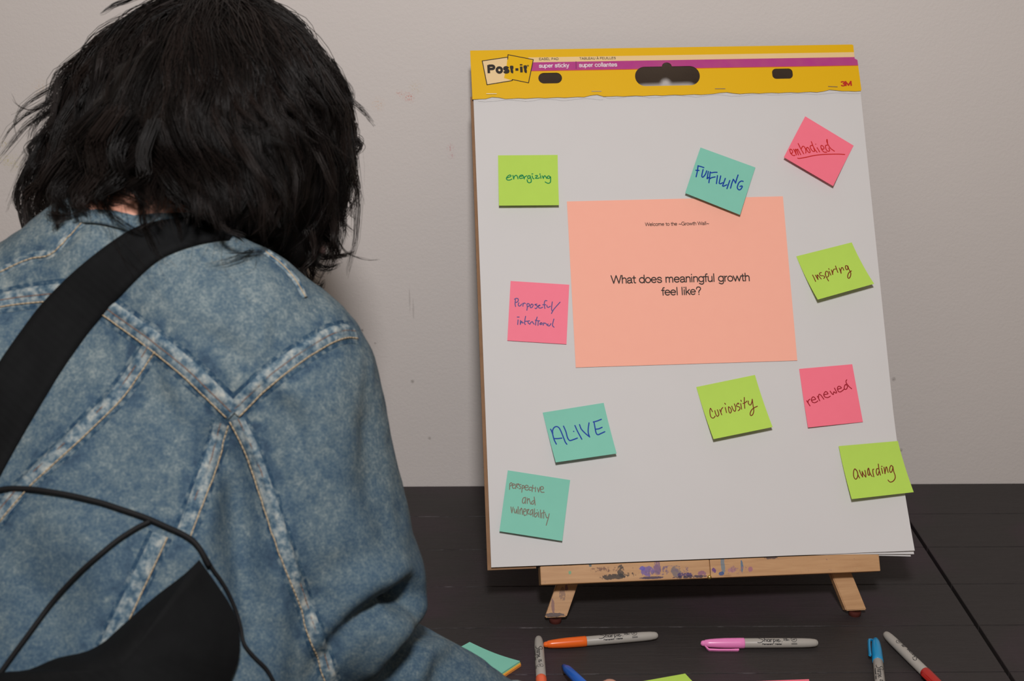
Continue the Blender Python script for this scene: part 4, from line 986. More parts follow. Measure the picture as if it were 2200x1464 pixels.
# folds: (photo path, width m, depth m)
FOLDS = [([(892, 1296), (866, 1290), (838, 1298)], 0.013, -0.021), ([(880, 1275), (850, 1288), (815, 1305), (760, 1345), (700, 1420), (660, 1500)], 0.011, -0.024), ([(900, 1250), (850, 1240), (790, 1270), (735, 1330)], 0.018, 0.010),
         ([(925, 1345), (890, 1370), (850, 1430), (835, 1480)], 0.013, -0.010), ([(905, 1310), (870, 1340), (820, 1400), (790, 1470)], 0.016, 0.010), ([(975, 1410), (945, 1430), (930, 1480)], 0.012, -0.007), ([(960, 1385), (900, 1440), (880, 1490)], 0.014, 0.008),
         ([(470, 960), (500, 1020), (520, 1120), (530, 1230), (545, 1340)], 0.016, -0.019), ([(560, 1000), (590, 1120), (600, 1250), (615, 1400)], 0.020, 0.006), ([(480, 985), (455, 1080), (430, 1180)], 0.014, 0.008),
         ([(800, 870), (790, 980), (800, 1080), (830, 1180)], 0.018, -0.006), ([(730, 900), (720, 1050), (740, 1200)], 0.03, 0.007), ([(690, 1250), (650, 1350), (640, 1450)], 0.018, -0.008),
         ([(520, 850), (555, 760), (565, 690)], 0.007, 0.004), ([(350, 800), (380, 860), (420, 960)], 0.012, 0.005), ([(540, 790), (480, 740), (420, 700)], 0.010, -0.004), ([(330, 780), (360, 850), (400, 930)], 0.010, -0.005), ([(600, 820), (660, 860), (690, 930)], 0.012, 0.005), ([(580, 850), (620, 900), (650, 980)], 0.010, -0.005),
         ([(120, 1120), (200, 1180), (230, 1280)], 0.02, 0.006), ([(0, 1200), (100, 1290), (120, 1400)], 0.02, -0.006), ([(60, 560), (110, 545), (170, 480)], 0.008, -0.005)]
for path, wd, dp in FOLDS:
    P = on(path)
    if len(P) < 2: continue
    d, par = segdist(V, P); tp_ = np.clip((1-par)/0.6, 0, 1) if dp < -0.02 else 0.35+0.65*np.sin(np.pi*np.clip(par, 0.02, 0.98))**0.6; disp += dp*np.exp(-(d/wd)**2)*tp_
V = V+Nn*disp[:, None]
Nn = vnormals(V, Q)
_bv = BVHTree.FromPolygons(V.tolist(), Q.tolist())
t = NT('denim'); t.set(0.85, 0.12)
n1 = t.noise(t.obj(), 24, 4, 0.6); n2 = t.noise(t.obj(), 430, 4, 0.65); n3 = t.noise(t.mapped((1, 1, 1)), 140, 3, 0.6)
f = t.math('ADD', t.math('ADD', t.math('MULTIPLY', n1, 0.27), t.math('MULTIPLY', n2, 0.45)), t.math('MULTIPLY', n3, 0.28))
at_ = t.n('ShaderNodeAttribute'); at_.attribute_name = 'wear'
f = t.math('ADD', f, t.math('MULTIPLY', at_.outputs['Fac'], 1.0))
colr = t.ramp(f, [(0.30, (0.014, 0.040, 0.082)), (0.42, (0.036, 0.076, 0.124)), (0.52, (0.085, 0.129, 0.160)), (0.62, (0.178, 0.222, 0.235)), (0.76, (0.34, 0.355, 0.325))])
wv = t.n('ShaderNodeTexWave'); wv.wave_type = 'BANDS'; wv.bands_direction = 'DIAGONAL'; t.l(t.obj(), wv.inputs[0]); wv.inputs['Scale'].default_value = 420; wv.inputs['Distortion'].default_value = 1.2; wv.inputs['Detail'].default_value = 1
colr = t.mix(t.math('MULTIPLY', wv.outputs['Fac'], 0.22), colr, (0.19, 0.235, 0.25))
t.color(colr); t.bump(t.math('ADD', t.math('MULTIPLY', wv.outputs['Fac'], 0.5), n2), 0.35, 0.0008)
DENIM = t.m
t = NT('denim_seam'); t.set(0.85, 0.12)
f = t.noise(t.obj(), 150, 3, 0.6); colr = t.ramp(f, [(0.32, (0.030, 0.066, 0.112)), (0.45, (0.085, 0.135, 0.175)), (0.57, (0.20, 0.245, 0.265)), (0.74, (0.38, 0.39, 0.36))])
t.color(colr); t.bump(t.noise(t.obj(), 400, 3), 0.4, 0.0008); SEAMM = t.m
t = NT('unfaded_shaded_denim'); t.set(0.85, 0.1); t.color(t.ramp(t.noise(t.obj(), 170, 3, 0.6), [(0.33, (0.014, 0.038, 0.076)), (0.50, (0.036, 0.072, 0.112)), (0.63, (0.13, 0.172, 0.195))])); DARKD = t.m  # unfaded cloth beside the seams, with their edge shadow painted into the colour
THREAD = plain('tan_thread', lin(182, 163, 134), 0.8, 0.1, var=0.2, vscale=200); BTHREAD = plain('brown_thread', lin(120, 96, 84), 0.8, 0.1, var=0.2, vscale=200)
# seams: (path, width, stitch offsets)
SEAMS = [([(-70, 668), (0, 648), (100, 633), (170, 630), (215, 652), (270, 690), (335, 737), (400, 790), (455, 842), (503, 888)], 0.0165, ((0.40, THREAD), (0.02, BTHREAD))),
         ([(503, 884), (560, 826), (635, 768), (700, 727), (738, 714), (760, 716)], 0.0150, ((0.40, THREAD), (-0.05, BTHREAD))),
         ([(508, 900), (540, 965), (575, 1065), (612, 1180), (650, 1290), (690, 1400), (715, 1480)], 0.0130, ((0.42, THREAD), (-0.15, BTHREAD))),
         ([(478, 908), (455, 985), (425, 1070), (395, 1150)], 0.0135, ((-0.42, THREAD), (0.1, BTHREAD))),
         ([(345, 1150), (312, 1220), (268, 1315), (228, 1395)], 0.0135, ((-0.42, THREAD),)),
         ([(325, 745), (255, 845), (155, 945), (55, 1040), (-30, 1140), (-110, 1240)], 0.0135, ((-0.42, THREAD), (0.1, BTHREAD))),
         ([(-30, 600), (60, 556), (110, 545), (140, 515), (185, 470)], 0.006, ((0.3, THREAD),)),
         ([(572, 545), (604, 570), (632, 602), (655, 640)], 0.006, ((0.3, THREAD),))]
seampaths = []
def near(p):
    q = _bv.find_nearest(Vector(p)); return np.array(q[0]), np.array(q[1])
jacket = mesh_obj('denim_jacket', V, Q, DENIM, person, True)
rs = np.random.RandomState(3)
SA = []; TH = {}
for path, wd, st in SEAMS:
    C3 = on(path, 10); seampaths.append((C3, wd))
    # resample evenly
    L = np.r_[0, np.cumsum(np.linalg.norm(np.diff(C3, axis=0), axis=1))]; m = max(8, int(L[-1]/0.0022)); u = np.linspace(0, L[-1], m)
    C3 = np.array([np.interp(u, L, C3[:, k]) for k in range(3)]).T
    K = 13; VV = []; FF = []; MI = []; lines = {i: [] for i in range(len(st))}
    T = np.gradient(C3, axis=0)
    for i, p in enumerate(C3):
        _, nr = near(p)
        if nr @ (CP-p) < 0 and False: nr = -nr
        sd = np.cross(T[i], nr); sd /= max(np.linalg.norm(sd), 1e-9)
        pk = 0.6+0.8*vnoise(np.array([[u[i]*1.0, wd*100, 3.3]]), 120)[0]
        for j in range(K):
            x = (j/(K-1)-0.5)*1.44; q, qn = near(p+sd*x*wd); prof = max(0.0, 1-(2*abs(x))**4)
            VV.append(q+qn*(0.0004+0.0019*prof*(1+0.6*pk*(x*st[0][0] < 0))))
        for k, (off, mt) in enumerate(st):
            q, qn = near(p+sd*off*wd); lines[k].append(q+qn*0.0023)
    for i in range(m-1):
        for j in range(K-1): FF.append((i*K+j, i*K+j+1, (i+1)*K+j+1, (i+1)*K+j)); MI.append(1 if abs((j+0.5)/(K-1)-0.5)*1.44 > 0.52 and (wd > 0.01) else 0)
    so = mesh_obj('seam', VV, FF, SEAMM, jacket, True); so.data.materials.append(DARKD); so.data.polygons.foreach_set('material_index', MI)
    for k, (off, mt) in enumerate(st):
        A = Acc(); P = np.array(lines[k])
        for i in range(0, m-2, 2):
            Vt, Ft = tube(np.array([P[i], 0.5*(P[i]+P[min(i+2, m-1)])+0.0002*nX, P[min(i+2, m-1)]]), 0.0005, 5); A.add(Vt, Ft)
        mesh_obj('stitching', A.V, A.F, mt, jacket, True)
# wear beside the seams (faded ridges, darker troughs) kept as a fabric attribute
wear = np.zeros(len(V))
for P, wd in seampaths:
    d, par = segdist(V, P[::3]); tex = vnoise(V, 130)
    wear += np.exp(-((d-wd*0.95)/0.006)**2)*(-0.055+0.16*tex)+np.exp(-(d/(wd*0.5))**2)*0.04
yk = unitv(-bX*0.6+nX)
wear += 0.06*np.clip((V-NK)@(-bX)/0.25+0.75, -0.5, 1.0)
a_ = jacket.data.attributes.new('wear', 'FLOAT', 'POINT'); a_.data.foreach_set('value', wear.astype(np.float32))
# collar: folded band round the neck
VV = []; FF = []; m = 48; ax_ = unitv(HC-NC); ca_ = aX-ax_*(aX@ax_); ca_ /= np.linalg.norm(ca_); cb_ = np.cross(ax_, ca_)
if cb_ @ (CP-NC) < 0: cb_ = -cb_
CC_ = at(262, 452, float((cast(262, 468)[0]-CP)@RC[2]) if cast(262, 468)[0] is not None else 1.12)-nX*0.007-cb_*0.080-ax_*0.015
prof = [(0.062, -0.012), (0.060, 0.034), (0.062, 0.046), (0.067, 0.047), (0.075, 0.026), (0.084, -0.006), (0.0825, -0.0095), (0.078, -0.004), (0.070, 0.010)]
for i in range(m):
    a = math.radians(-150+300*i/(m-1))
    for r_, z_ in prof:
        wob = 1+0.03*math.sin(3*a+1)
        VV.append(CC_+ax_*(z_+0.004-0.010*(1-math.cos(a)))+(math.cos(a)*cb_*0.95+math.sin(a)*ca_)*r_*1.08*wob)
K = len(prof)
for i in range(m-1):
    for j in range(K): FF.append((i*K+j, i*K+(j+1) % K, (i+1)*K+(j+1) % K, (i+1)*K+j))
FF.append(tuple(range(K))); FF.append(tuple(reversed(range((m-1)*K, m*K))))
mesh_obj('collar', VV, FF, DENIM, jacket, True)
cuffs = []
for nm, e_, w_ in (('cuff', EL, WR), ('cuff', ELL, WRL)):
    d = unitv(w_-e_); Vt, Ft = tube([w_-d*0.062, w_-d*0.056, w_-d*0.03, w_-d*0.008, w_-d*0.004], [0.040, 0.0445, 0.0435, 0.042, 0.036], 28); mesh_obj(nm, Vt, Ft, SEAMM, jacket, True)

# ---- hair: wavy chin-length dark locks over a soft under-mass
HAIR = NT('dark_hair'); HAIR.set(0.42, 0.22); ta_ = HAIR.n('ShaderNodeAttribute'); ta_.attribute_name = 'tone'; HAIR.color(HAIR.mix(ta_.outputs['Fac'], (0.0035, 0.0028, 0.0027), (0.018, 0.0122, 0.0104))); HAIR = HAIR.m
hcx, hcy, hrx, hry = 454.0, 300.0, 274.0, 308.0
rs = np.random.RandomState(11)
def sph2px(D, R):                                     # unit directions (x right, y down, z to viewer) -> photo x, y and depth
    return np.stack([hcx+hrx*D[..., 0]*R, hcy+hry*D[..., 1]*R, 1.262-0.138*D[..., 2]*np.minimum(R, 1.05)], -1)
FR = np.array([(35, 300), (30, 350), (25, 420), (30, 480), (60, 505), (100, 500), (150, 470), (190, 455), (235, 425), (290, 430), (345, 470), (400, 478), (450, 492), (500, 512), (545, 530), (590, 555), (640, 595), (670, 620), (700, 618), (735, 590), (752, 545), (742, 480), (738, 425), (752, 360), (778, 312), (762, 270)], float)
G = []
def guide(ex, ey, zsign, root_j, R0, wave, curl, nw):
    n = 26; ts = np.linspace(0, 1, n)
    e = np.array([(ex-hcx)/hrx, (ey-hcy)/hry]); r = np.linalg.norm(e)
    ez = (math.sqrt(max(0, 1-r*r)) if r < 1 else 0.0)*zsign if zsign > 0 else -abs(zsign)
    D1 = np.array([e[0]/max(r, 1), e[1]/max(r, 1), ez]); D1 /= np.linalg.norm(D1)
    D0 = np.array([0.05+rs.normal()*root_j, -0.96, 0.20+rs.normal()*root_j*0.8]); D0 /= np.linalg.norm(D0)
    om = math.acos(np.clip(D0@D1, -1, 1)); D = (np.sin((1-ts)*om)[:, None]*D0+np.sin(ts*om)[:, None]*D1)/max(math.sin(om), 1e-6)
    R = R0+(max(r, 1)*1.0-1)*ts**3.4+ (0.0 if r >= 1 else 0)
    P = sph2px(D, R)
    P[:, 2] -= 0.070*np.clip((P[:, 1]-330)/150, 0, 1)*np.exp(-((P[:, 0]-330)/210)**2)
    ph = rs.rand()*6.28; tg = np.gradient(P[:, :2], axis=0); tg /= np.maximum(np.linalg.norm(tg, axis=1, keepdims=True), 1e-6); nr = np.c_[-tg[:, 1], tg[:, 0]]
    A = wave*(0.15+ts**1.3); P[:, :2] += nr*(A*np.sin(ph+ts*nw*6.28))[:, None]; P[:, 2] += 0.00042*A*np.cos(ph+ts*nw*6.28)*1.0
    c = np.clip((ts-0.74)/0.26, 0, 1); sg = rs.choice([-1, 1]); P[:, :2] += nr*(sg*curl*c**2)[:, None]; P[:, :2] -= tg*(curl*0.35*c**2)[:, None]
    return P
for k in range(330):                                  # outer layer reaching the fringe
    q = rs.rand()*(len(FR)-1); i = int(q); E = FR[i]+(FR[i+1]-FR[i])*(q-i); E = E+rs.normal(size=2)*[9, 9]
    sc = rs.uniform(0.84, 1.0); E = np.array([hcx, hcy])+(E-[hcx, hcy])*sc
    G.append((guide(E[0], E[1], 1 if rs.rand() < 0.7 else -rs.uniform(0.05, 0.5), 0.11, rs.uniform(0.90, 1.01), rs.uniform(8, 30), rs.uniform(-10, 55), rs.uniform(0.7, 2.2)), rs.uniform(6, 13), 36))
for k in range(70):                                   # loose hair at the left of the neck
    E = np.array([rs.uniform(40, 210), rs.uniform(380, 500)]); E[1] = min(E[1], np.interp(E[0], [40, 90, 200], [515, 505, 450]))
    P = guide(E[0], E[1], 1, 0.15, rs.uniform(0.9, 0.98), rs.uniform(10, 40), rs.uniform(-10, 60), rs.uniform(0.8, 2.0)); P[:, 2] -= 0.02*np.linspace(0, 1, len(P)); G.append((P, rs.uniform(5, 10), 30))
for k in range(190):                                  # nape hair falling on the collar
    E = np.array([rs.uniform(60, 540), 0.0]); E[1] = np.interp(E[0], [60, 120, 200, 260, 320, 420, 540], [500, 490, 452, 430, 450, 484, 522])+rs.normal()*13
    G.append((guide(E[0], E[1], 1, 0.2, rs.uniform(0.93, 1.0), rs.uniform(8, 26), rs.uniform(-10, 45), rs.uniform(0.8, 2.2)), rs.uniform(6, 11), 34))
for k in range(260):                                  # shorter layers over the back of the head
    a = rs.uniform(0.05, math.pi-0.05); rr = rs.uniform(0.25, 0.98)
    E = np.array([hcx+hrx*rr*math.cos(a), hcy-20+hry*rr*math.sin(a)*0.9])
    G.append((guide(E[0], E[1], 1, 0.13, rs.uniform(0.95, 1.03), rs.uniform(14, 52), rs.uniform(-10, 60), rs.uniform(0.7, 1.7)), rs.uniform(6, 12), 34))
for k in range(90):                                   # far side and fringe over the forehead
    a = rs.uniform(math.pi*0.98, math.pi*2.02); E = np.array([hcx+hrx*0.95*math.cos(a), hcy+hry*rs.uniform(-0.5, 0.5)])
    G.append((guide(E[0], E[1], -rs.uniform(0.3, 1.1), 0.25, rs.uniform(0.93, 1.02), rs.uniform(5, 12), rs.uniform(0, 20), rs.uniform(1, 2)), rs.uniform(8, 14), 30))
for k in range(64):                                   # loose wavy locks along the outline
    if k < 34: y0 = rs.uniform(150, 480); x0 = np.interp(y0, [150, 250, 300, 400, 480], [665, 722, 735, 715, 690])+rs.normal()*14
    elif k < 52: y0 = rs.uniform(250, 400); x0 = np.interp(y0, [250, 320, 400], [140, 115, 85])+rs.normal()*16
    else: y0 = rs.uniform(480, 560); x0 = rs.uniform(600, 690)
    ln_ = rs.uniform(80, 190); lean = (rs.uniform(-0.25, 0.30) if k < 34 else rs.uniform(-0.5, 0.0) if k < 52 else rs.uniform(0.1, 0.7)); ph = rs.rand()*6.28; am = rs.uniform(7, 17); tt_ = np.linspace(0, 1, 26)
    if k < 52: ln_ = min(ln_, (600 if k < 34 else 505)-y0)
    else: ln_ = min(ln_, 80)
    P = np.c_[x0+lean*ln_*tt_+am*tt_**0.7*np.sin(ph+tt_*rs.uniform(5, 9)), y0-30+(ln_+30)*tt_, rs.uniform(1.225, 1.262)+0.006*np.cos(ph+tt_*7)]
    cc = np.clip((tt_-0.72)/0.28, 0, 1); P[:, 0] += rs.choice([-1, 1])*rs.uniform(5, 26)*cc**1.6; P[:, 1] -= rs.uniform(0, 22)*cc**2
    G.append((P, rs.uniform(2.5, 6), int(rs.uniform(8, 26))))
# named curls at the outline (photo points, depth)
for path, z, wd_, cnt in [([(700, 180), (735, 240), (745, 285), (772, 300), (776, 316), (760, 326), (730, 322)], 1.25, 7, 46), ([(690, 150), (730, 210), (748, 262), (762, 272), (765, 290), (740, 296)], 1.25, 6, 34),
                      ([(690, 300), (720, 350), (725, 400), (738, 440), (728, 465), (722, 480)], 1.25, 5, 26), ([(680, 320), (712, 370), (740, 400), (752, 430), (735, 455), (728, 490)], 1.25, 4, 18),
                      ([(660, 470), (680, 530), (700, 560), (745, 556), (770, 545)], 1.25, 6, 26), ([(600, 480), (640, 560), (670, 610), (700, 622), (725, 605)], 1.26, 7, 40), ([(650, 520), (690, 575), (725, 580), (755, 570)], 1.25, 4, 16),
                      ([(690, 460), (720, 500), (750, 545), (790, 556), (822, 548)], 1.24, 1.2, 3), ([(140, 280), (90, 300), (55, 325), (60, 350), (85, 340)], 1.24, 5, 20), ([(150, 330), (80, 340), (35, 390), (25, 440), (50, 455), (75, 440)], 1.24, 6, 30),
                      ([(160, 360), (80, 400), (45, 440), (60, 490), (110, 500), (160, 470)], 1.22, 8, 44), ([(120, 340), (60, 370), (25, 430), (28, 480), (42, 522)], 1.23, 2.2, 8), ([(60, 440), (70, 490), (85, 515)], 1.22, 1.5, 4), ([(180, 300), (120, 360), (90, 430), (130, 470), (190, 455)], 1.20, 9, 46),
                      ([(450, 30), (400, -15), (300, -8), (240, 20), (215, 45)], 1.22, 6, 26), ([(480, 20), (530, -10), (570, 5), (575, 30), (545, 25)], 1.22, 4, 16), ([(500, 10), (560, -20), (585, 20), (570, 45)], 1.22, 2, 8), ([(120, 220), (60, 245), (20, 215)], 1.24, 1.5, 3),
                      ([(250, 240), (205, 310), (215, 370), (180, 430), (195, 452)], 1.115, 13, 60), ([(290, 250), (250, 320), (262, 380), (225, 410), (232, 436)], 1.108, 11, 50), ([(230, 230), (170, 300), (178, 360), (140, 420), (160, 462)], 1.14, 13, 60), ([(330, 260), (300, 330), (310, 380), (280, 410), (300, 432)], 1.10, 9, 36),
                      ([(715, 130), (748, 200), (742, 260), (765, 300), (790, 296)], 1.25, 3, 14), ([(730, 330), (700, 390), (716, 440), (700, 490), (712, 530), (740, 540)], 1.255, 7, 34), ([(200, 120), (150, 190), (118, 250), (128, 290), (100, 310)], 1.24, 8, 40), ([(420, 400), (455, 440), (480, 500), (520, 520)], 1.10, 6, 26), ([(300, 330), (230, 400), (245, 440), (290, 455)], 1.115, 5, 14), ([(350, 380), (380, 430), (430, 470), (470, 490)], 1.10, 9, 40), ([(240, 360), (255, 410), (300, 440), (330, 460)], 1.12, 3, 8)]:
    P = catmull(path, 7); P = np.c_[P, np.full(len(P), z)]; x = np.linspace(0, len(P)-1, 26); P = np.array([np.interp(x, np.arange(len(P)), P[:, k]) for k in range(3)]).T
    P[:, 2] += 0.006*np.sin(np.linspace(0, 5, 26)+rs.rand()*6); G.append((P, wd_, cnt))
SV = []; SF = []; base_i = 0
ST = []
def strands(P, rc, cnt, r0):
    global base_i
    tone = rs.rand()**2; P = np.array(P)
    for p_ in P:                                       # hair lies on the nape, the collar and the strap
        if p_[1] > 330 and 110 < p_[0] < 575:
            for b_ in (_bv, BODYBV):
                h_, _n = cast(p_[0], p_[1], b_)
                if h_ is not None: p_[2] = min(p_[2], float((h_-CP)@RC[2])-0.007)
    n = len(P); ts = np.linspace(0, 1, n)
    W3 = np.array([at(*p) for p in P])
    if cnt > 1:                                        # a shared wave runs through neighbouring locks
        am_ = ts**0.9*0.0125
        W3 = W3+am_[:, None]*np.c_[vnoise(W3+3.1, 20), vnoise(W3+7.7, 20)*0.5, vnoise(W3+13.3, 20)*0.8]+(am_*0.42)[:, None]*np.c_[vnoise(W3+1.7, 52), vnoise(W3+5.9, 52)*0.5, vnoise(W3+9.1, 52)*0.8]
    T = np.gradient(W3, axis=0); T /= np.maximum(np.linalg.norm(T, axis=1, keepdims=True), 1e-9)
    for c in range(cnt):
        o = rs.normal(size=3)*rc*0.00036; pf = (0.9-0.66*ts**1.2)+0.25*np.sin(np.pi*ts)
        fr_ = rs.uniform(0.5, 2.0); amp = rs.normal(size=3)*0.0011
        S = W3+o*pf[:, None]+np.sin(ts*fr_*6.28+rs.rand()*6.28)[:, None]*amp*(ts[:, None]+0.2)
        e = rs.uniform(0.78, 1.0); x = np.linspace(0, e*(n-1), 20); S = np.array([np.interp(x, np.arange(n), S[:, k]) for k in range(3)]).T
        t_ = np.gradient(S, axis=0); t_ /= np.maximum(np.linalg.norm(t_, axis=1, keepdims=True), 1e-9)
        u = np.cross(t_, [0.31, 0.2, 0.93]); u /= np.maximum(np.linalg.norm(u, axis=1, keepdims=True), 1e-9); v = np.cross(t_, u)
        rad = r0*(1-0.75*np.linspace(0, 1, 20)**2)
        ring = np.stack([S+rad[:, None]*(math.cos(a)*u+math.sin(a)*v) for a in (0, 2.094, 4.189)], 1).reshape(-1, 3)
        SV.append(ring); ST.append(np.full(60, np.clip(tone+rs.normal()*0.08, 0, 1))); k = np.arange(19)[:, None]*3+base_i
        for j in range(3): SF.append(np.c_[k+j, k+(j+1) % 3, k+3+(j+1) % 3, k+3+j])
        base_i += 60
for P, rc, cnt in G: strands(P, rc, cnt, 0.00040)
for k in range(170):                                  # flyaway single hairs
    q = rs.rand()*(len(FR)-1); a = rs.uniform(0, 6.28); E = np.array([hcx+hrx*1.0*math.cos(a), hcy+hry*1.0*math.sin(a)])
    P = guide(E[0]+rs.normal()*25, E[1]+rs.normal()*25, 1, 0.3, rs.uniform(1.0, 1.07), rs.uniform(8, 26), rs.uniform(-40, 40), rs.uniform(1, 2.5)); strands(P, 1.0, 1, 0.00018)
# under-mass
Hf = Field(HC-[0.22, 0.22, 0.25], HC+[0.22, 0.22, 0.22], 0.005)
vR, vD, vF = RC
Hf.ell(at(hcx, hcy, 1.262)+vF*0.004, [vR, vD, vF], [hrx*0.93*0.000438, hry*0.93*0.000438, 0.120], 0.02)
Hf.cap(at(215, 320, 1.19), at(330, 405, 1.155), 0.024, 0.022, 0.03); Hf.cap(at(600, 400, 1.25), at(632, 520, 1.265), 0.050, 0.030, 0.03); Hf.cap(at(185, 330, 1.255), at(150, 415, 1.262), 0.028, 0.016, 0.03); Hf.cap(at(430, 400, 1.20), at(500, 470, 1.20), 0.045, 0.022, 0.03)
Hf.ell(HC+hF*0.115-hU*0.05, [hS, hU, hF], [0.062, 0.095, 0.075], 0.02, sub=True)      # opening for the face
Vb, Qb = Hf.mesh(2); Vb = Vb+vnormals(Vb, Qb)*(0.006*vnoise(Vb*[1, 1, 1], 40)+0.003*vnoise(Vb, 90))[:, None]
nb = len(Vb); AV = np.vstack([Vb]+SV); AF = np.vstack([Qb]+[f+nb for f in SF])
me = bpy.data.meshes.new('hair'); me.vertices.add(len(AV)); me.vertices.foreach_set('co', AV.astype(np.float32).ravel())
me.loops.add(AF.size); me.loops.foreach_set('vertex_index', AF.astype(np.int32).ravel()); me.polygons.add(len(AF))
me.polygons.foreach_set('loop_start', np.arange(0, AF.size, 4, dtype=np.int32)); me.polygons.foreach_set('loop_total', np.full(len(AF), 4, dtype=np.int32))
me.update(calc_edges=True); me.validate(); me.polygons.foreach_set('use_smooth', np.ones(len(me.polygons), dtype=bool)); me.materials.append(HAIR)
ta = me.attributes.new('tone', 'FLOAT', 'POINT'); ta.data.foreach_set('value', np.concatenate([np.zeros(nb)]+ST).astype(np.float32))
ho_ = bpy.data.objects.new('hair', me); COL.objects.link(ho_); ho_.parent = person

# ================================================================== THE PEN IN THE HAND
z_ = PD; x_ = unitv(np.cross(z_, [0, 0, 1])); y_ = np.cross(z_, x_); MM = Matrix.Identity(4)
for i in range(3): MM[i][0] = z_[i]; MM[i][1] = x_[i]; MM[i][2] = y_[i]; MM[i][3] = PT_[i]
pen = empty('marker', matrix=MM); tag(pen, 'uncapped blue marker held in the writing hand, dark nib towards the easel', 'marker')
BLUEP = plain('blue_plastic', lin(18, 92, 190), 0.3, 0.5, var=0.03)
V, F = lathe([(0.0, 0.0008), (0.0015, 0.0016), (0.0060, 0.0019), (0.0061, 0.0005)], 20); mesh_obj('nib', V, F, plain('black_felt', (0.012, 0.012, 0.02), 0.8, 0.1), pen, True, MM)
V, F = lathe([(0.0045, 0.0015), (0.005, 0.0029), (0.0115, 0.0033), (0.0135, 0.0040), (0.018, 0.0049), (0.023, 0.0052), (0.112, 0.0056), (0.1122, 0.003)], 32); mesh_obj('grip', V, F, BLUEP, pen, True, MM)
V, F = lathe([(0.1118, 0.003), (0.112, 0.0056), (0.118, 0.0056), (0.128, 0.0048), (0.134, 0.004), (0.136, 0.002)], 32); mesh_obj('barrel', V, F, GREYB, pen, True, MM)

# ================================================================== SLING BAG (strap over the right shoulder, pouch at the back, cords)
t = NT('black_fabric'); t.set(0.85, 0.12)
f = t.noise(t.mapped((1, 1, 1)), 60, 3); t.color(t.mix(f, (0.0038, 0.0041, 0.0047), (0.0072, 0.0078, 0.0085)))
wv = t.n('ShaderNodeTexWave'); wv.wave_type = 'BANDS'; wv.bands_direction = 'DIAGONAL'; t.l(t.mapped((1, 0.3, 1.2)), wv.inputs[0]); wv.inputs['Scale'].default_value = 60; wv.inputs['Distortion'].default_value = 1.5
t.bump(t.math('ADD', t.math('MULTIPLY', wv.outputs['Fac'], 0.35), t.math('MULTIPLY', t.noise(t.obj(), 700, 2), 0.6)), 0.3, 0.001); BLACKF = t.m
bag = empty('sling_bag', at(250, 1400, 1.0)); tag(bag, 'black fabric sling bag worn across the denim jacket, strap over the right shoulder', 'bag')
cl = catmull([(520, 500), (470, 497), (400, 505), (335, 522), (285, 550), (222, 603), (162, 664), (104, 737), (50, 817), (0, 902), (-50, 992), (-130, 1150), (-220, 1300)], 8)
wl = catmull([(0, 22), (0, 24), (0, 30), (0, 38), (0, 45), (0, 52), (0, 56), (0, 59), (0, 62), (0, 62), (0, 62), (0, 62), (0, 62)], 8)[:, 1]
tg = np.gradient(cl, axis=0); tg /= np.linalg.norm(tg, axis=1, keepdims=True); nr = np.c_[-tg[:, 1], tg[:, 0]]
VV = []; FF = []; K = 9; rows = 0
sh = NK+(TR_-NK)*0.78                                     # the strap carries on over the shoulder and down the chest
fo = catmull([-nX*0.30+bX*0.34-aX*0.16, -nX*0.28+bX*0.24-aX*0.08, -nX*0.25+bX*0.14-aX*0.03, -nX*0.20+bX*0.05, -nX*0.15-bX*0.02, -nX*0.10-bX*0.06, -nX*0.055-bX*0.085], 7)
for off in fo[:-3]:
    p0, n0 = near(sh+off)
    for j in range(K):
        x = 2*j/(K-1)-1; h, hn = near(p0-aX*x*0.018); VV.append(h+hn*0.004)
    rows += 1
for p, q, w_ in zip(cl, nr, wl):
    row = []
    c0, cn = cast(*p)
    if c0 is None: continue
    for j in range(K):
        x = 2*j/(K-1)-1; h, hn = cast(*(p+q*w_*x))
        if h is None or np.linalg.norm(h-c0) > 0.045:
            h, hn = near(c0+(at(*(p+q*w_*x), float((c0-CP)@RC[2]))-c0))
        row.append(h+hn*1.0*(0.0036+0.0012*(1-x*x)+0.0008*math.sin(x*7)))
    VV += row; rows += 1
top = list(VV); nv_ = len(VV)
for _ in range(2):
    A3 = np.array(VV).reshape(rows, K, 3); A3[1:-1] = 0.5*A3[1:-1]+0.25*(A3[:-2]+A3[2:]); VV = [tuple(v) for v in A3.reshape(-1, 3)]
for i in range(rows-1):
    for j in range(K-1): FF.append((i*K+j, i*K+j+1, (i+1)*K+j+1, (i+1)*K+j))
bm = bmesh.new(); bvv = [bm.verts.new(v) for v in VV]
for f_ in FF: bm.faces.new([bvv[i] for i in f_])
bmesh.ops.recalc_face_normals(bm, faces=list(bm.faces))
bmesh.ops.solidify(bm, geom=list(bm.faces), thickness=0.0022)
bm_obj('strap', bm, BLACKF, bag, True)
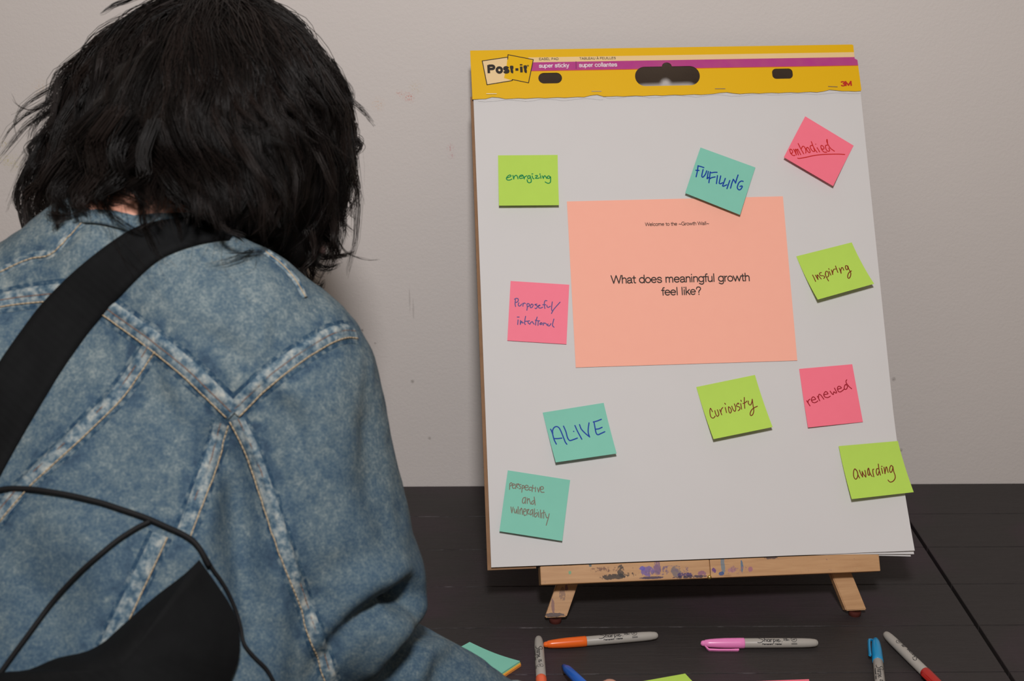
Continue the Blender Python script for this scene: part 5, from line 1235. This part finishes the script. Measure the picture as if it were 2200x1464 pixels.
# pouch: a soft bag against the lower back, under the arm
POL = np.array([(428, 1203), (395, 1235), (330, 1285), (262, 1345), (215, 1385), (180, 1402), (120, 1415), (60, 1440), (0, 1446), (-60, 1470), (-90, 1560), (-40, 1680), (120, 1730), (330, 1700), (440, 1600), (480, 1500), (512, 1420), (515, 1360), (500, 1310), (470, 1262)], float)
def inside(x, y):
    r = False; n = len(POL)
    for i in range(n):
        x1, y1 = POL[i]; x2, y2 = POL[(i+1) % n]
        if (y1 > y) != (y2 > y) and x < (x2-x1)*(y-y1)/(y2-y1)+x1: r = not r
    return r
cpt = POL.mean(0); rings = 12; nP = 80
peri = catmull(np.vstack([POL, POL[:1]]), 5)[:-1]; L = np.r_[0, np.cumsum(np.linalg.norm(np.diff(np.vstack([peri, peri[:1]]), axis=0), axis=1))]; uu = np.linspace(0, L[-1], nP, endpoint=False); pc = np.vstack([peri, peri[:1]])
peri = np.c_[np.interp(uu, L, pc[:, 0]), np.interp(uu, L, pc[:, 1])]
zmap = []
for x, y in peri:
    h, _ = cast(x, y); zmap.append(float((h-CP)@RC[2]) if h is not None else 1.06)
zr = np.array(zmap); zr = np.clip(zr, 0.98, 1.10); zr = np.array([np.mean([zr[(i+k) % nP] for k in range(-9, 10)]) for i in range(nP)])-0.006
VV = []; FF = []
for sd in (0, 1):
    for r_ in range(rings+1):
        s = 1-r_/rings
        for i in range(nP):
            p = cpt+(peri[i]-cpt)*s; z = zr[i]*s+zr.mean()*(1-s)
            dome = (1-s**2.6)
            z = z-0.040*dome if sd == 0 else z+0.030*dome
            VV.append(at(p[0], p[1], z))
m_ = (rings+1)*nP
for sd in (0, 1):
    for r_ in range(rings):
        for i in range(nP):
            a = sd*m_+r_*nP+i; b = sd*m_+r_*nP+(i+1) % nP; q = (a, b, b+nP, a+nP); FF.append(q if sd == 0 else q[::-1])
VV = np.array(VV); mesh_obj('pouch', VV, FF, BLACKF, bag, True)
CORD = plain('black_cord', (0.008, 0.008, 0.009), 0.7, 0.2)
def cord(path, rad, dz=0.004, z=None):
    P = catmull(path, 10); out = []
    for p in P:
        h, hn = cast(*p)
        if h is not None: out.append(h+hn*(rad+0.001))
    P = np.array(out)
    for _ in range(6): P[1:-1] = 0.5*P[1:-1]+0.25*(P[:-2]+P[2:])
    Vt, Ft = tube(P, rad, 8); mesh_obj('cord', Vt, Ft, CORD, bag, True)
cord([(-40, 1085), (0, 1056), (60, 1052), (130, 1062), (200, 1078), (270, 1100), (318, 1116), (360, 1135), (405, 1156), (425, 1175), (445, 1215)], 0.0022)
cord([(322, 1122), (290, 1138), (240, 1172), (180, 1225), (120, 1290), (60, 1370), (10, 1440), (-40, 1510)], 0.0020)
cord([(430, 1180), (455, 1225), (478, 1262), (500, 1310), (512, 1350), (520, 1385), (545, 1415), (570, 1440), (590, 1480)], 0.0016)
